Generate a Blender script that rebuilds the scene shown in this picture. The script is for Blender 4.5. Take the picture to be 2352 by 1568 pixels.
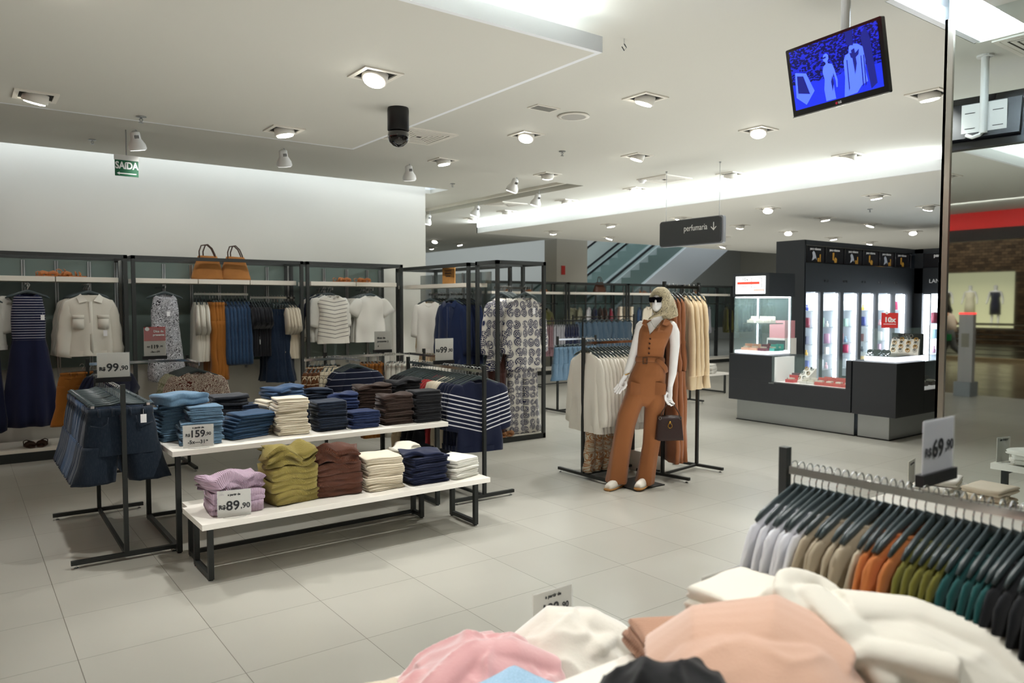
import bpy, bmesh, math, random
from mathutils import Vector, Matrix, noise
PI = math.pi
S = bpy.context.scene
C = S.collection
for _o in list(bpy.data.objects):
    bpy.data.objects.remove(_o, do_unlink=True)
random.seed(7)

# ---------------------------------------------------------------- camera, world, exposure
YAW, PITCH = math.radians(36.486), math.radians(2.818)
cam_d = bpy.data.cameras.new('camera'); cam = bpy.data.objects.new('camera', cam_d); C.objects.link(cam)
Fw = Vector((math.sin(YAW)*math.cos(PITCH), math.cos(YAW)*math.cos(PITCH), -math.sin(PITCH)))
Rt = Vector((math.cos(YAW), -math.sin(YAW), 0)); Up = Rt.cross(Fw)
cam.matrix_world = Matrix(((Rt.x, Up.x, -Fw.x, 0), (Rt.y, Up.y, -Fw.y, 0), (Rt.z, Up.z, -Fw.z, 1.68), (0, 0, 0, 1)))
cam_d.sensor_width = 36; cam_d.lens = 1726.15/2352*36; cam_d.clip_start = 0.05; cam_d.clip_end = 200
cam_d.dof.use_dof = True; cam_d.dof.focus_distance = 5.2; cam_d.dof.aperture_fstop = 2.4
S.camera = cam
S.view_settings.view_transform = 'Standard'; S.view_settings.look = 'None'
S.view_settings.exposure = 0.2; S.view_settings.gamma = 1; S.view_settings.use_curve_mapping = False
W = bpy.data.worlds.new('world'); S.world = W; W.use_nodes = True
W.node_tree.nodes['Background'].inputs[0].default_value = (0.75, 0.83, 0.9, 1)
W.node_tree.nodes['Background'].inputs[1].default_value = 0.05

def area(name, loc, sx, sy, power, col, direction=(0, 0, -1)):
    d = bpy.data.lights.new(name, 'AREA'); d.shape = 'RECTANGLE'; d.size = sx; d.size_y = sy; d.energy = power; d.color = col
    o = bpy.data.objects.new(name, d); C.objects.link(o); o.location = loc
    z_ = -Vector(direction).normalized(); x_ = Vector((1, 0, 0)); x_ = (x_-z_*x_.dot(z_)).normalized() if abs(z_.x) < .95 else Vector((0, 0, 1)); y_ = z_.cross(x_)
    o.matrix_world = Matrix(((x_.x, y_.x, z_.x, loc[0]), (x_.y, y_.y, z_.y, loc[1]), (x_.z, y_.z, z_.z, loc[2]), (0, 0, 0, 1)))
    o.visible_camera = False; o.visible_glossy = False
    return o
COOL = (0.86, 0.94, 1.0); WARM = (1.0, 0.93, 0.82); NEUT = (1.0, 0.99, 0.965)

# ---------------------------------------------------------------- helpers
def lin(h):
    h = h.lstrip('#'); v = [int(h[i:i+2], 16)/255 for i in (0, 2, 4)]
    return tuple(x/12.92 if x <= .04045 else ((x+.055)/1.055)**2.4 for x in v) + (1,)
MATS = {}
def mat(name, col, rough=.6, metal=0, emit=0, spec=.5, trans=0, bump=None, var=0, vscale=3, alpha=1, coat=0, sheen=0):
    if name in MATS: return MATS[name]
    m = bpy.data.materials.new(name); m.use_nodes = True; nt = m.node_tree; b = nt.nodes['Principled BSDF']
    c = lin(col) if isinstance(col, str) else col
    b.inputs['Base Color'].default_value = c; b.inputs['Roughness'].default_value = rough; b.inputs['Metallic'].default_value = metal
    b.inputs['Specular IOR Level'].default_value = spec
    if emit: b.inputs['Emission Color'].default_value = c; b.inputs['Emission Strength'].default_value = emit
    if trans: b.inputs['Transmission Weight'].default_value = trans
    if coat: b.inputs['Coat Weight'].default_value = coat
    if sheen: b.inputs['Sheen Weight'].default_value = sheen; b.inputs['Sheen Roughness'].default_value = .4
    if alpha < 1: b.inputs['Alpha'].default_value = alpha
    if var or bump:
        tc = nt.nodes.new('ShaderNodeTexCoord')
    if var:
        n = nt.nodes.new('ShaderNodeTexNoise'); n.inputs['Scale'].default_value = vscale; n.inputs['Detail'].default_value = 4
        nt.links.new(tc.outputs['Object'], n.inputs['Vector'])
        mx = nt.nodes.new('ShaderNodeMixRGB'); mx.inputs[1].default_value = tuple(x*(1-var) for x in c[:3])+(1,)
        mx.inputs[2].default_value = tuple(min(1, x*(1+var)) for x in c[:3])+(1,)
        nt.links.new(n.outputs['Fac'], mx.inputs[0]); nt.links.new(mx.outputs[0], b.inputs['Base Color'])
    if bump:
        n2 = nt.nodes.new('ShaderNodeTexNoise'); n2.inputs['Scale'].default_value = bump[0]; n2.inputs['Detail'].default_value = 3
        nt.links.new(tc.outputs['Object'], n2.inputs['Vector'])
        bp = nt.nodes.new('ShaderNodeBump'); bp.inputs['Strength'].default_value = bump[1]; bp.inputs['Distance'].default_value = bump[2] if len(bump) > 2 else .01
        nt.links.new(n2.outputs['Fac'], bp.inputs['Height']); nt.links.new(bp.outputs[0], b.inputs['Normal'])
    MATS[name] = m
    return m

def _mth(nt, op, a, b=None, c=None):
    n = nt.nodes.new('ShaderNodeMath'); n.operation = op
    for i, v in enumerate((a, b, c)):
        if v is None: continue
        if isinstance(v, (int, float)): n.inputs[i].default_value = v
        else: nt.links.new(v, n.inputs[i])
    return n.outputs[0]
def _mix(nt, f, a, b):
    n = nt.nodes.new('ShaderNodeMixRGB')
    for i, v in enumerate((f, a, b)):
        if isinstance(v, (tuple, float, int)): n.inputs[i].default_value = v
        else: nt.links.new(v, n.inputs[i])
    return n.outputs[0]

def fabric(name, col, kind='plain', col2=None, period=.03, duty=.25, zlo=-9, zhi=9, rough=.92, var=.1, grain=220, gstr=.25, scale=12, sheen=.15, angle=0):
    """cloth: object-space weave, with stripes / prints / denim / knit drawn from the garment's own coordinates"""
    if name in MATS: return MATS[name]
    m = bpy.data.materials.new(name); m.use_nodes = True; nt = m.node_tree; b = nt.nodes['Principled BSDF']; L = nt.links.new
    b.inputs['Roughness'].default_value = rough; b.inputs['Sheen Weight'].default_value = sheen; b.inputs['Specular IOR Level'].default_value = .25
    tc = nt.nodes.new('ShaderNodeTexCoord'); co = tc.outputs['Object']
    sp = nt.nodes.new('ShaderNodeSeparateXYZ'); L(co, sp.inputs[0])
    c1 = lin(col); out = c1
    n = nt.nodes.new('ShaderNodeTexNoise'); n.inputs['Scale'].default_value = 5; n.inputs['Detail'].default_value = 6; L(co, n.inputs['Vector'])
    base = _mix(nt, n.outputs['Fac'], tuple(x*(1-var) for x in c1[:3])+(1,), tuple(min(1, x*(1+var)) for x in c1[:3])+(1,))
    hgt = None
    if kind == 'stripe':
        c2 = lin(col2)
        z = _mth(nt, 'ADD', sp.outputs['Z'], _mth(nt, 'MULTIPLY', _mth(nt, 'ABSOLUTE', sp.outputs['X']), angle))
        fr = _mth(nt, 'FRACT', _mth(nt, 'MULTIPLY', _mth(nt, 'ADD', z, 10), 1/period))
        k = _mth(nt, 'LESS_THAN', fr, duty)
        k = _mth(nt, 'MULTIPLY', k, _mth(nt, 'MULTIPLY', _mth(nt, 'GREATER_THAN', z, zlo), _mth(nt, 'LESS_THAN', z, zhi)))
        base = _mix(nt, k, base, c2)
    elif kind == 'check':
        c2 = lin(col2)
        fr = _mth(nt, 'FRACT', _mth(nt, 'MULTIPLY', _mth(nt, 'ADD', sp.outputs['Z'], 10), 1/period)); k1 = _mth(nt, 'LESS_THAN', fr, duty)
        fr = _mth(nt, 'FRACT', _mth(nt, 'MULTIPLY', _mth(nt, 'ADD', _mth(nt, 'ADD', sp.outputs['X'], sp.outputs['Y']), 10), 1/period)); k2 = _mth(nt, 'LESS_THAN', fr, duty)
        base = _mix(nt, _mth(nt, 'MAXIMUM', k1, k2), base, c2)
    elif kind == 'print':      # round medallions and swirls
        c2 = lin(col2)
        v = nt.nodes.new('ShaderNodeTexVoronoi'); v.feature = 'F1'; v.voronoi_dimensions = '2D'; v.inputs['Scale'].default_value = scale; v.inputs['Randomness'].default_value = .35
        cb = nt.nodes.new('ShaderNodeCombineXYZ'); L(_mth(nt, 'ADD', sp.outputs['X'], _mth(nt, 'MULTIPLY', sp.outputs['Y'], .6)), cb.inputs[0]); L(sp.outputs['Z'], cb.inputs[1]); L(cb.outputs[0], v.inputs['Vector'])
        w = _mth(nt, 'SINE', _mth(nt, 'MULTIPLY', v.outputs['Distance'], 38))
        k = _mth(nt, 'MULTIPLY', _mth(nt, 'GREATER_THAN', w, -.6), _mth(nt, 'LESS_THAN', v.outputs['Distance'], .5))
        n3 = nt.nodes.new('ShaderNodeTexNoise'); n3.inputs['Scale'].default_value = scale*4; L(co, n3.inputs['Vector'])
        k = _mth(nt, 'MULTIPLY', k, _mth(nt, 'GREATER_THAN', n3.outputs['Fac'], .38))
        base = _mix(nt, k, base, c2)
    elif kind == 'paisley':
        c2 = lin(col2)
        v = nt.nodes.new('ShaderNodeTexNoise'); v.inputs['Scale'].default_value = scale; v.inputs['Detail'].default_value = 3; v.inputs['Distortion'].default_value = 2.2; L(co, v.inputs['Vector'])
        w = _mth(nt, 'ABSOLUTE', _mth(nt, 'SINE', _mth(nt, 'MULTIPLY', v.outputs['Fac'], 42)))
        base = _mix(nt, _mth(nt, 'GREATER_THAN', w, duty), base, c2)
    elif kind == 'denim':
        v = nt.nodes.new('ShaderNodeTexNoise'); v.inputs['Scale'].default_value = 160; v.inputs['Detail'].default_value = 2
        mp = nt.nodes.new('ShaderNodeMapping'); mp.inputs['Scale'].default_value = (1, 1, .25); L(co, mp.inputs[0]); L(mp.outputs[0], v.inputs['Vector'])
        g_ = sum(c1[:3])/3; hi = tuple(min(1, x*1.25+g_*.35+.01) for x in c1[:3])+(1,)
        base = _mix(nt, _mth(nt, 'MULTIPLY', _mth(nt, 'SUBTRACT', v.outputs['Fac'], .45), 1.6), base, hi)
        n2 = nt.nodes.new('ShaderNodeTexNoise'); n2.inputs['Scale'].default_value = 7; L(co, n2.inputs['Vector'])
        base = _mix(nt, _mth(nt, 'MULTIPLY', _mth(nt, 'SUBTRACT', n2.outputs['Fac'], .5), 1.1), base, hi)
    if kind in ('knit', 'rib'):
        wv = nt.nodes.new('ShaderNodeTexWave'); wv.inputs['Scale'].default_value = scale; wv.inputs['Distortion'].default_value = 1.5 if kind == 'knit' else .3
        wv.inputs['Detail'].default_value = 1; wv.bands_direction = 'DIAGONAL' if kind == 'knit' else 'X'; L(co, wv.inputs['Vector']); hgt = wv.outputs['Fac']
        base = _mix(nt, _mth(nt, 'MULTIPLY', _mth(nt, 'SUBTRACT', 1, hgt), .35), base, tuple(x*.45 for x in c1[:3])+(1,))
    L(base, b.inputs['Base Color'])
    g = nt.nodes.new('ShaderNodeTexNoise'); g.inputs['Scale'].default_value = grain; g.inputs['Detail'].default_value = 2; L(co, g.inputs['Vector'])
    h = g.outputs['Fac'] if hgt is None else _mth(nt, 'ADD', _mth(nt, 'MULTIPLY', g.outputs['Fac'], .5), _mth(nt, 'MULTIPLY', hgt, 2))
    bp = nt.nodes.new('ShaderNodeBump'); bp.inputs['Strength'].default_value = gstr if hgt is None else .7; bp.inputs['Distance'].default_value = .002 if hgt is None else .004
    L(h, bp.inputs['Height']); L(bp.outputs[0], b.inputs['Normal'])
    MATS[name] = m
    return m

def tag(o, label=None, cat=None, group=None, kind=None):
    if label: o['label'] = label
    if cat: o['category'] = cat
    if group: o['group'] = group
    if kind: o['kind'] = kind
    return o
def empty(name, loc=(0, 0, 0), rz=0, label=None, cat=None, group=None, parent=None):
    o = bpy.data.objects.new(name, None); C.objects.link(o); o.empty_display_size = .05
    o.location = loc; o.rotation_euler = (0, 0, rz); o.parent = parent
    return tag(o, label, cat, group)
def dup(o, parent=None):
    c = o.copy(); C.objects.link(c); c.parent = parent
    for ch in list(o.children): dup(ch, c)
    return c
ORD = 'zeroth first second third fourth fifth sixth seventh eighth ninth tenth eleventh twelfth thirteenth fourteenth fifteenth sixteenth seventeenth eighteenth nineteenth twentieth'.split()
def ordn(i):
    if i <= 20: return ORD[i]
    t = {20: 'twenty', 30: 'thirty', 40: 'forty', 50: 'fifty'}[i//10*10]
    return t+'-'+ORD[i % 10] if i % 10 else {30: 'thirtieth', 40: 'fortieth', 50: 'fiftieth'}[i]

class MB:
    def __init__(s): s.v = []; s.f = []; s.m = []; s.mi = 0
    def add(s, vs, fs):
        k = len(s.v); s.v += [tuple(v) for v in vs]; s.f += [tuple(i+k for i in f) for f in fs]; s.m += [s.mi]*len(fs); return s
    def box(s, x0, y0, z0, x1, y1, z1):
        v = [(x, y, z) for z in (z0, z1) for y in (y0, y1) for x in (x0, x1)]
        return s.add(v, [(0, 2, 3, 1), (4, 5, 7, 6), (0, 1, 5, 4), (2, 6, 7, 3), (0, 4, 6, 2), (1, 3, 7, 5)])
    def cbox(s, c, d, M=None):
        k = len(s.v); s.box(c[0]-d[0]/2, c[1]-d[1]/2, c[2]-d[2]/2, c[0]+d[0]/2, c[1]+d[1]/2, c[2]+d[2]/2)
        if M is not None:
            for i in range(k, len(s.v)): s.v[i] = tuple(M @ Vector(s.v[i]))
        return s
    def rings(s, rs, cap=True, closed=True):
        n = len(rs[0]); vs = [p for r in rs for p in r]; fs = []
        for j in range(len(rs)-1):
            for i in range(n if closed else n-1):
                a = j*n+i; b = j*n+(i+1) % n; fs.append((a, b, b+n, a+n))
        if cap:
            fs.append(tuple(range(n-1, -1, -1))); fs.append(tuple((len(rs)-1)*n+i for i in range(n)))
        return s.add(vs, fs)
    def tube(s, pts, r, n=8, cap=True, closed=False):
        pts = [Vector(p) for p in pts]; rs = []; N = len(pts)
        R = r if isinstance(r, (list, tuple)) else [r]*N
        up = None
        for i, p in enumerate(pts):
            if closed: t = (pts[(i+1) % N]-pts[i-1])
            else: t = (pts[min(i+1, N-1)]-pts[max(i-1, 0)])
            t.normalize()
            if up is None:
                up = Vector((0, 0, 1)) if abs(t.z) < .9 else Vector((0, 1, 0))
            a = (up - t*up.dot(t)).normalized(); bb = t.cross(a); up = a
            rr = R[i] if isinstance(R[i], (tuple, list)) else (R[i], R[i])
            rs.append([p+a*math.cos(2*PI*k/n)*rr[0]+bb*math.sin(2*PI*k/n)*rr[1] for k in range(n)])
        if closed: rs.append(rs[0]); cap = False
        return s.rings(rs, cap)
    def cyl(s, p0, p1, r, n=12): return s.tube([p0, p1], r, n)
    def lathe(s, prof, c=(0, 0, 0), n=20, ax='z'):
        rs = []
        for r, z in prof:
            q = []
            for i in range(n):
                a = 2*PI*i/n; x, y = r*math.cos(a), r*math.sin(a)
                q.append((c[0]+x, c[1]+y, c[2]+z) if ax == 'z' else (c[0]+x, c[1]+z, c[2]+y) if ax == 'y' else (c[0]+z, c[1]+x, c[2]+y))
            rs.append(q)
        return s.rings(rs)
    def mesh(s, name, mats, smooth=False):
        me = bpy.data.meshes.new(name); me.from_pydata(s.v, [], s.f); me.update()
        for m in (mats if isinstance(mats, (list, tuple)) else [mats]): me.materials.append(m)
        for p, i in zip(me.polygons, s.m): p.material_index = i; p.use_smooth = smooth
        bm = bmesh.new(); bm.from_mesh(me); bmesh.ops.recalc_face_normals(bm, faces=bm.faces); bm.to_mesh(me); bm.free()
        return me
    def build(s, name, mats, parent=None, loc=None, rz=0, smooth=False, bevel=0, label=None, cat=None, group=None, kind=None):
        o = bpy.data.objects.new(name, s.mesh(name, mats, smooth)); C.objects.link(o); o.parent = parent
        if loc is not None: o.location = loc
        if rz: o.rotation_euler = (0, 0, rz)
        if bevel:
            b = o.modifiers.new('bevel', 'BEVEL'); b.width = bevel; b.segments = 2; b.limit_method = 'ANGLE'
        return tag(o, label, cat, group, kind)
def bx(*a): return MB().box(*a)
def place(mesh, name, m, loc, rz=0, parent=None, **k):
    """an object on shared mesh data with its own material"""
    o = bpy.data.objects.new(name, mesh); C.objects.link(o); o.location = loc; o.rotation_euler = (0, 0, rz); o.parent = parent
    if m is not None: o.material_slots[0].link = 'OBJECT'; o.material_slots[0].material = m
    return tag(o, **k)
TXT = {}
def text(s, size, m, parent, loc, rot=(PI/2, 0, 0), align='CENTER', bold=0, name='lettering', sx=1, italic=0):
    k = (s, size, align, bold, italic)
    if k not in TXT:
        d = bpy.data.curves.new(name, 'FONT'); d.body = s; d.size = size; d.align_x = align; d.align_y = 'CENTER'; d.extrude = .0004; d.offset = bold; d.shear = italic
        d.resolution_u = 3; t = bpy.data.objects.new('tmp', d); C.objects.link(t)
        TXT[k] = bpy.data.meshes.new_from_object(t.evaluated_get(bpy.context.evaluated_depsgraph_get())); TXT[k].materials.clear(); TXT[k].materials.append(m)
        bpy.data.objects.remove(t, do_unlink=True); bpy.data.curves.remove(d)
    o = bpy.data.objects.new(name, TXT[k]); C.objects.link(o); o.parent = parent; o.location = loc; o.rotation_euler = rot; o.scale = (sx, 1, 1)
    o.material_slots[0].link = 'OBJECT'; o.material_slots[0].material = m
    return o
def rad(d): return math.radians(d)

# ---------------------------------------------------------------- common materials
m_steel = mat('charcoal steel', '#3a3d3c', .42, .3)
m_steel2 = mat('dark steel', '#2c2f2e', .45, .3)
m_chrome = mat('chrome', '#d8dadc', .12, 1)
m_alu = mat('brushed aluminium', '#b9bdc0', .3, 1)
m_white = mat('white lacquer', '#e6e2d8', .35, var=.02)
m_black = mat('black plastic', '#15161a', .4)
m_hang = mat('grey plastic', '#3c4749', .3)
m_card = mat('grey card', '#c3bdb2', .6)
m_ink = mat('ink', '#26282b', .6)
m_ac = mat('clear acrylic', '#eef3f2', .05, alpha=.22)
m_glass = mat('clear glass', '#a9c4c0', .03, alpha=.07)
m_tagw = mat('white swing tag', '#eeeeee', .6)
# ---------------------------------------------------------------- floor, walls, ceiling
def tile_mat(name, a, b, rough=.3, grout='#6b655b'):
    m = bpy.data.materials.new(name); m.use_nodes = True; nt = m.node_tree; bs = nt.nodes['Principled BSDF']; L = nt.links.new
    g = nt.nodes.new('ShaderNodeNewGeometry'); sp = nt.nodes.new('ShaderNodeSeparateXYZ'); L(g.outputs['Position'], sp.inputs[0])
    ux = _mth(nt, 'MULTIPLY', _mth(nt, 'ADD', sp.outputs['X'], 60-.4155), 1/.6); uy = _mth(nt, 'MULTIPLY', _mth(nt, 'ADD', sp.outputs['Y'], 60-4.015), 1/.6)
    fx = _mth(nt, 'FRACT', ux); fy = _mth(nt, 'FRACT', uy)
    w = .0055
    k = _mth(nt, 'MAXIMUM', _mth(nt, 'LESS_THAN', fx, w), _mth(nt, 'LESS_THAN', fy, w))
    cb = nt.nodes.new('ShaderNodeCombineXYZ'); L(_mth(nt, 'FLOOR', ux), cb.inputs[0]); L(_mth(nt, 'FLOOR', uy), cb.inputs[1])
    wn = nt.nodes.new('ShaderNodeTexWhiteNoise'); L(cb.outputs[0], wn.inputs['Vector'])
    n = nt.nodes.new('ShaderNodeTexNoise'); n.inputs['Scale'].default_value = 1.6; n.inputs['Detail'].default_value = 5; n.inputs['Distortion'].default_value = .6; L(g.outputs['Position'], n.inputs['Vector'])
    f = _mth(nt, 'ADD', _mth(nt, 'MULTIPLY', wn.outputs['Value'], .35), _mth(nt, 'MULTIPLY', n.outputs['Fac'], .65))
    base = _mix(nt, f, lin(a), lin(b)); L(_mix(nt, k, base, lin(grout)), bs.inputs['Base Color'])
    L(_mth(nt, 'ADD', rough-.06, _mth(nt, 'MULTIPLY', n.outputs['Fac'], .14)), bs.inputs['Roughness'])
    bs.inputs['Specular IOR Level'].default_value = .45
    return m
m_floor = tile_mat('porcelain floor tile', '#a3a197', '#b4b2a8', .3)
m_mall = tile_mat('mall stone floor', '#5d5240', '#6b604c', .2, '#4a4234')
m_ceil = mat('ceiling paint', '#c4c3b9', .85, var=.015, vscale=.7)
m_wallp = mat('wall paint', '#c6c4ba', .8, var=.015, vscale=.5)
m_face = mat('white soffit edge', '#dfe2e4', .7)
m_led = mat('cool led strip', '#eaf4ff', emit=9)
bx(-6.0, -4, -.1, 32, 30, 0).build('floor', m_floor, kind='structure')
bx(-40, -12, -.1, -6.0, 30, -.002).build('floor', m_mall, kind='structure')
bx(-6.0, 10.15, 0, 5.85, 10.45, 3.95).build('wall_left', m_wallp, kind='structure')
bx(3.0, 23.6, 0, 32, 23.9, 8).build('wall_back', mat('back wall paint', '#cfcfc9', .8), kind='structure')
bx(31.7, -4, 0, 32, 24, 8).build('wall_right', mat('right wall paint', '#b9b2a3', .8), kind='structure')
bx(-6.0, -4.3, 0, 32, -4, 4).build('wall_front', m_wallp, kind='structure')
# ceilings: main plane at 3.3, shallow tray by the left wall at 3.4, lowered panels at 3.1, lit coves between them
c = MB()
c.box(-6.0, 2.12, 3.3, 32, 7.75, 3.36); c.box(6.99, 7.75, 3.3, 32, 12.0, 3.36); c.box(5.85, 12.0, 3.3, 11.9, 24, 3.36); c.box(11.9, 12.0, 3.3, 32, 14.14, 3.36)
c.box(-6.0, -4, 3.3, 4.05, 2.12, 3.36); c.box(4.05, -4, 3.3, 9.1, 1.8, 3.36); c.box(9.1, -4, 3.3, 32, 2.12, 3.36)
c.build('ceiling', m_ceil, kind='structure')
c = MB(); c.box(-6.0, 7.75, 3.4, 6.95, 9.72, 3.46); c.box(6.0, 9.72, 3.4, 6.95, 12.0, 3.46)
c.box(5.85, 10.25, 3.4, 6.0, 12.0, 3.46)
c.build('ceiling', m_ceil, kind='structure')
bx(5.85, 10.45, 0, 6.0, 23.6, 3.4).build('wall_side', m_wallp, kind='structure')
bx(6.95, 7.75, 3.3, 6.99, 12.0, 3.46).build('trim_2', m_ceil, kind='structure')
bx(-6.0, 9.72, 3.9, 6.0, 10.45, 3.95).build('ceiling', mat('slot white', '#e6e8ea', .8), kind='structure')
c = MB(); c.box(-6.0, 9.68, 3.462, 6.0, 9.72, 3.95); c.box(6.0, 9.72, 3.462, 6.04, 10.25, 3.95); c.box(5.852, 10.25, 3.462, 6.04, 10.29, 3.95)
c.build('trim_3', mat('slot white', '#e6e8ea', .8), kind='structure')
# lowered panel at upper left
c = MB(); c.box(-6.0, 3.2, 3.1, 2.95, 6.45, 3.12); c.build('ceiling', m_ceil, kind='structure')
c = MB(); c.box(-6.0, 3.17, 3.1, 2.98, 3.2, 3.19); c.box(2.95, 3.2, 3.1, 2.98, 6.48, 3.19); c.box(-6.0, 6.45, 3.1, 2.95, 6.48, 3.19); c.build('trim_4', m_face, kind='structure')
# lowered ceiling of the far half, with an opening for the escalators
c = MB(); c.box(8.42, 3.6, 3.1, 32, 12.5, 3.12)
c.build('ceiling', m_ceil, kind='structure')
c = MB(); c.box(8.39, 3.57, 3.1, 8.42, 12.53, 3.21); c.box(8.39, 12.5, 3.1, 32, 12.53, 3.3); c.box(8.39, 3.57, 3.1, 32, 3.6, 3.21); c.build('trim_5', m_face, kind='structure')
c = MB(); c.box(11.9, 14.14, 3.3, 32, 14.2, 4.6); c.box(11.9, 14.14, 3.3, 11.96, 24, 4.6); c.build('trim_6', mat('opening white', '#dcdfe0', .8), kind='structure')
bx(10.4, 12.5, 5.9, 32, 24, 6).build('ceiling', mat('upper ceiling white', '#dcdfdf', .8), kind='structure')
# raised, lit recess over the right front
c = MB(); c.box(4.05, 1.8, 3.62, 9.1, 2.12, 3.66); c.box(4.01, 1.8, 3.361, 4.05, 2.12, 3.66); c.box(4.05, 1.76, 3.361, 9.1, 1.8, 3.66); c.build('ceiling', mat('slot white', '#e6e8ea', .8), kind='structure')
c = MB(); c.box(4.06, 2.08, 3.302, 9.09, 2.119, 3.4); c.build('trim_7', m_face, kind='structure')
bx(4.05, 2.12, 3.4, 9.1, 2.16, 3.66).build('trim_8', mat('slot white', '#e6e8ea', .8), kind='structure')
# light strips lying on the panel lips
c = MB(); c.box(-6.4, 3.26, 3.125, 2.85, 3.32, 3.14); c.box(2.84, 3.4, 3.125, 2.9, 6.3, 3.14); c.build('cove_light_strip', m_led, label='cool light strip lying on the lowered ceiling panel upper left', cat='light strip')
c = MB(); c.box(8.5, 3.8, 3.125, 8.58, 12.4, 3.14); c.build('cove_light_strip', mat('bright led strip', '#eaf4ff', emit=45), label='bright white light strip along the far lowered ceiling edge', cat='light strip')
c = MB(); c.box(-6.4, 9.76, 3.88, 5.98, 9.84, 3.895).box(5.86, 9.84, 3.88, 5.98, 10.22, 3.895); c.build('cove_light_strip', mat('slot led strip', '#eaf4ff', emit=7), label='light strip hidden in the slot above the left wall', cat='light strip')
c = MB(); c.box(4.12, 1.88, 3.44, 4.55, 1.96, 3.46); c.build('cove_light_strip', mat('recess led strip', '#eaf4ff', emit=30), label='light strip in the raised ceiling recess upper right', cat='light strip')
area('slot_light', (-.3, 9.82, 3.86), 12, .1, 24, COOL, (0, .35, -1))
area('cove_light_front', (-1.5, 3.22, 3.215), 8.5, .06, 110, COOL, (0, -1, .5))
area('cove_light_far', (8.46, 8.1, 3.235), .06, 8.7, 310, COOL, (-1, 0, .45))
area('recess_light', (4.32, 1.93, 3.42), .5, .15, 16, COOL, (0, -.3, 1))
area('upper_floor_light', (18, 18, 5.8), 12, 9, 420, COOL, (0, 0, -1))
# mirrored pillar at the right edge
mir = mat('mirror', '#dfe6e4', .02, 1)
bx(4.6, -.6, 0, 5.3, 2.03, 3.62).build('pillar_mirror', mir, kind='structure')
c = MB(); c.box(4.588, 2.0, 0, 4.6, 2.045, 3.3); c.box(4.588, 2.03, 0, 5.3, 2.045, 3.3); c.build('trim_9', mat('mirror trim chrome', '#b8b2a6', .3, .9), kind='structure')
# red fascia over the entrance, seen in the mirror
c = MB(); c.box(-3.62, -3.9, 2.84, -3.5, 10.1, 3.3); c.build('entrance_fascia', mat('red fascia', '#cc211c', .35), kind='structure')
c = MB(); c.box(-3.64, -3.9, 2.66, -3.48, 10.1, 2.84); c.build('trim_10', mat('dark beam', '#2a2320', .3), kind='structure')
bx(-22.2, -12, 5.3, -6.0, 30, 5.4).build('ceiling', mat('mall ceiling', '#8a7a60', .8), kind='structure')
# facade across the mall
def brickmat():
    m = bpy.data.materials.new('dark brick'); m.use_nodes = True; nt = m.node_tree; b = nt.nodes['Principled BSDF']
    g = nt.nodes.new('ShaderNodeNewGeometry'); mp = nt.nodes.new('ShaderNodeMapping'); mp.inputs['Rotation'].default_value = (0, PI/2, PI/2); nt.links.new(g.outputs['Position'], mp.inputs[0])
    t = nt.nodes.new('ShaderNodeTexBrick'); t.inputs['Scale'].default_value = 2; t.inputs['Color1'].default_value = lin('#2b2118'); t.inputs['Color2'].default_value = lin('#4a3a28'); t.inputs['Mortar'].default_value = lin('#15110d')
    cb = nt.nodes.new('ShaderNodeCombineXYZ'); sp = nt.nodes.new('ShaderNodeSeparateXYZ'); nt.links.new(g.outputs['Position'], sp.inputs[0]); nt.links.new(sp.outputs['Y'], cb.inputs[0]); nt.links.new(sp.outputs['Z'], cb.inputs[1]); nt.links.new(cb.outputs[0], t.inputs['Vector'])
    nt.links.new(t.outputs['Color'], b.inputs['Base Color']); b.inputs['Roughness'].default_value = .5
    return m
mb_ = brickmat()
c = MB(); c.box(-26.1, -12, 3.05, -25.8, 30, 6.2); c.box(-26.1, -12, 0, -25.8, 12.6, 3.05); c.box(-26.1, 16.5, 0, -25.8, 30, 3.05); c.box(-26.1, 12.6, 0, -25.8, 16.5, .7)
c.build('wall_mall', mb_, kind='structure')
c = MB(); c.box(-28, 12.4, 0, -27.9, 16.7, 3.3); c.box(-28, 12.4, .6, -26.1, 16.7, .7); c.build('window_1', mat('shop window interior', '#c9c6a2', .7, emit=.55), kind='structure')
# ---------------------------------------------------------------- ceiling fittings
m_lens = mat('lamp lens', '#fffaf0', emit=26)
def downlight_proto(tilt, az):
    r = empty('downlight')
    a = MB()
    for x0, y0, x1, y1 in ((-.13, -.13, .13, -.1), (-.13, .1, .13, .13), (-.13, -.1, -.1, .1), (.1, -.1, .13, .1)): a.box(x0, y0, -.008, x1, y1, .004)
    a.build('frame', mat('white lamp frame', '#d8d4c8', .5), r)
    MB().box(-.1, -.1, .001, .1, .1, .003).build('recess', mat('dark recess', '#1e1e1c', .8), r)
    M = Matrix.Rotation(az, 4, 'Z') @ Matrix.Rotation(tilt, 4, 'X')
    h = MB().lathe([(.07, .03), (.078, .02), (.08, -.04), (.07, -.045)], n=24); h.v = [tuple(M @ Vector(v)) for v in h.v]
    h.build('lamp_head', mat('white lamp head', '#cfccc2', .5), r, smooth=True)
    l = MB().lathe([(.064, -.044), (.064, -.052), (.04, -.056)], n=24); l.v = [tuple(M @ Vector(v)) for v in l.v]
    l.build('lens', m_lens, r, smooth=True)
    return r
dlp = [downlight_proto(rad(t), rad(a)) for t, a in ((18, 30), (24, 120), (10, 250), (26, -40))]
used = [False]*4
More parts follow.
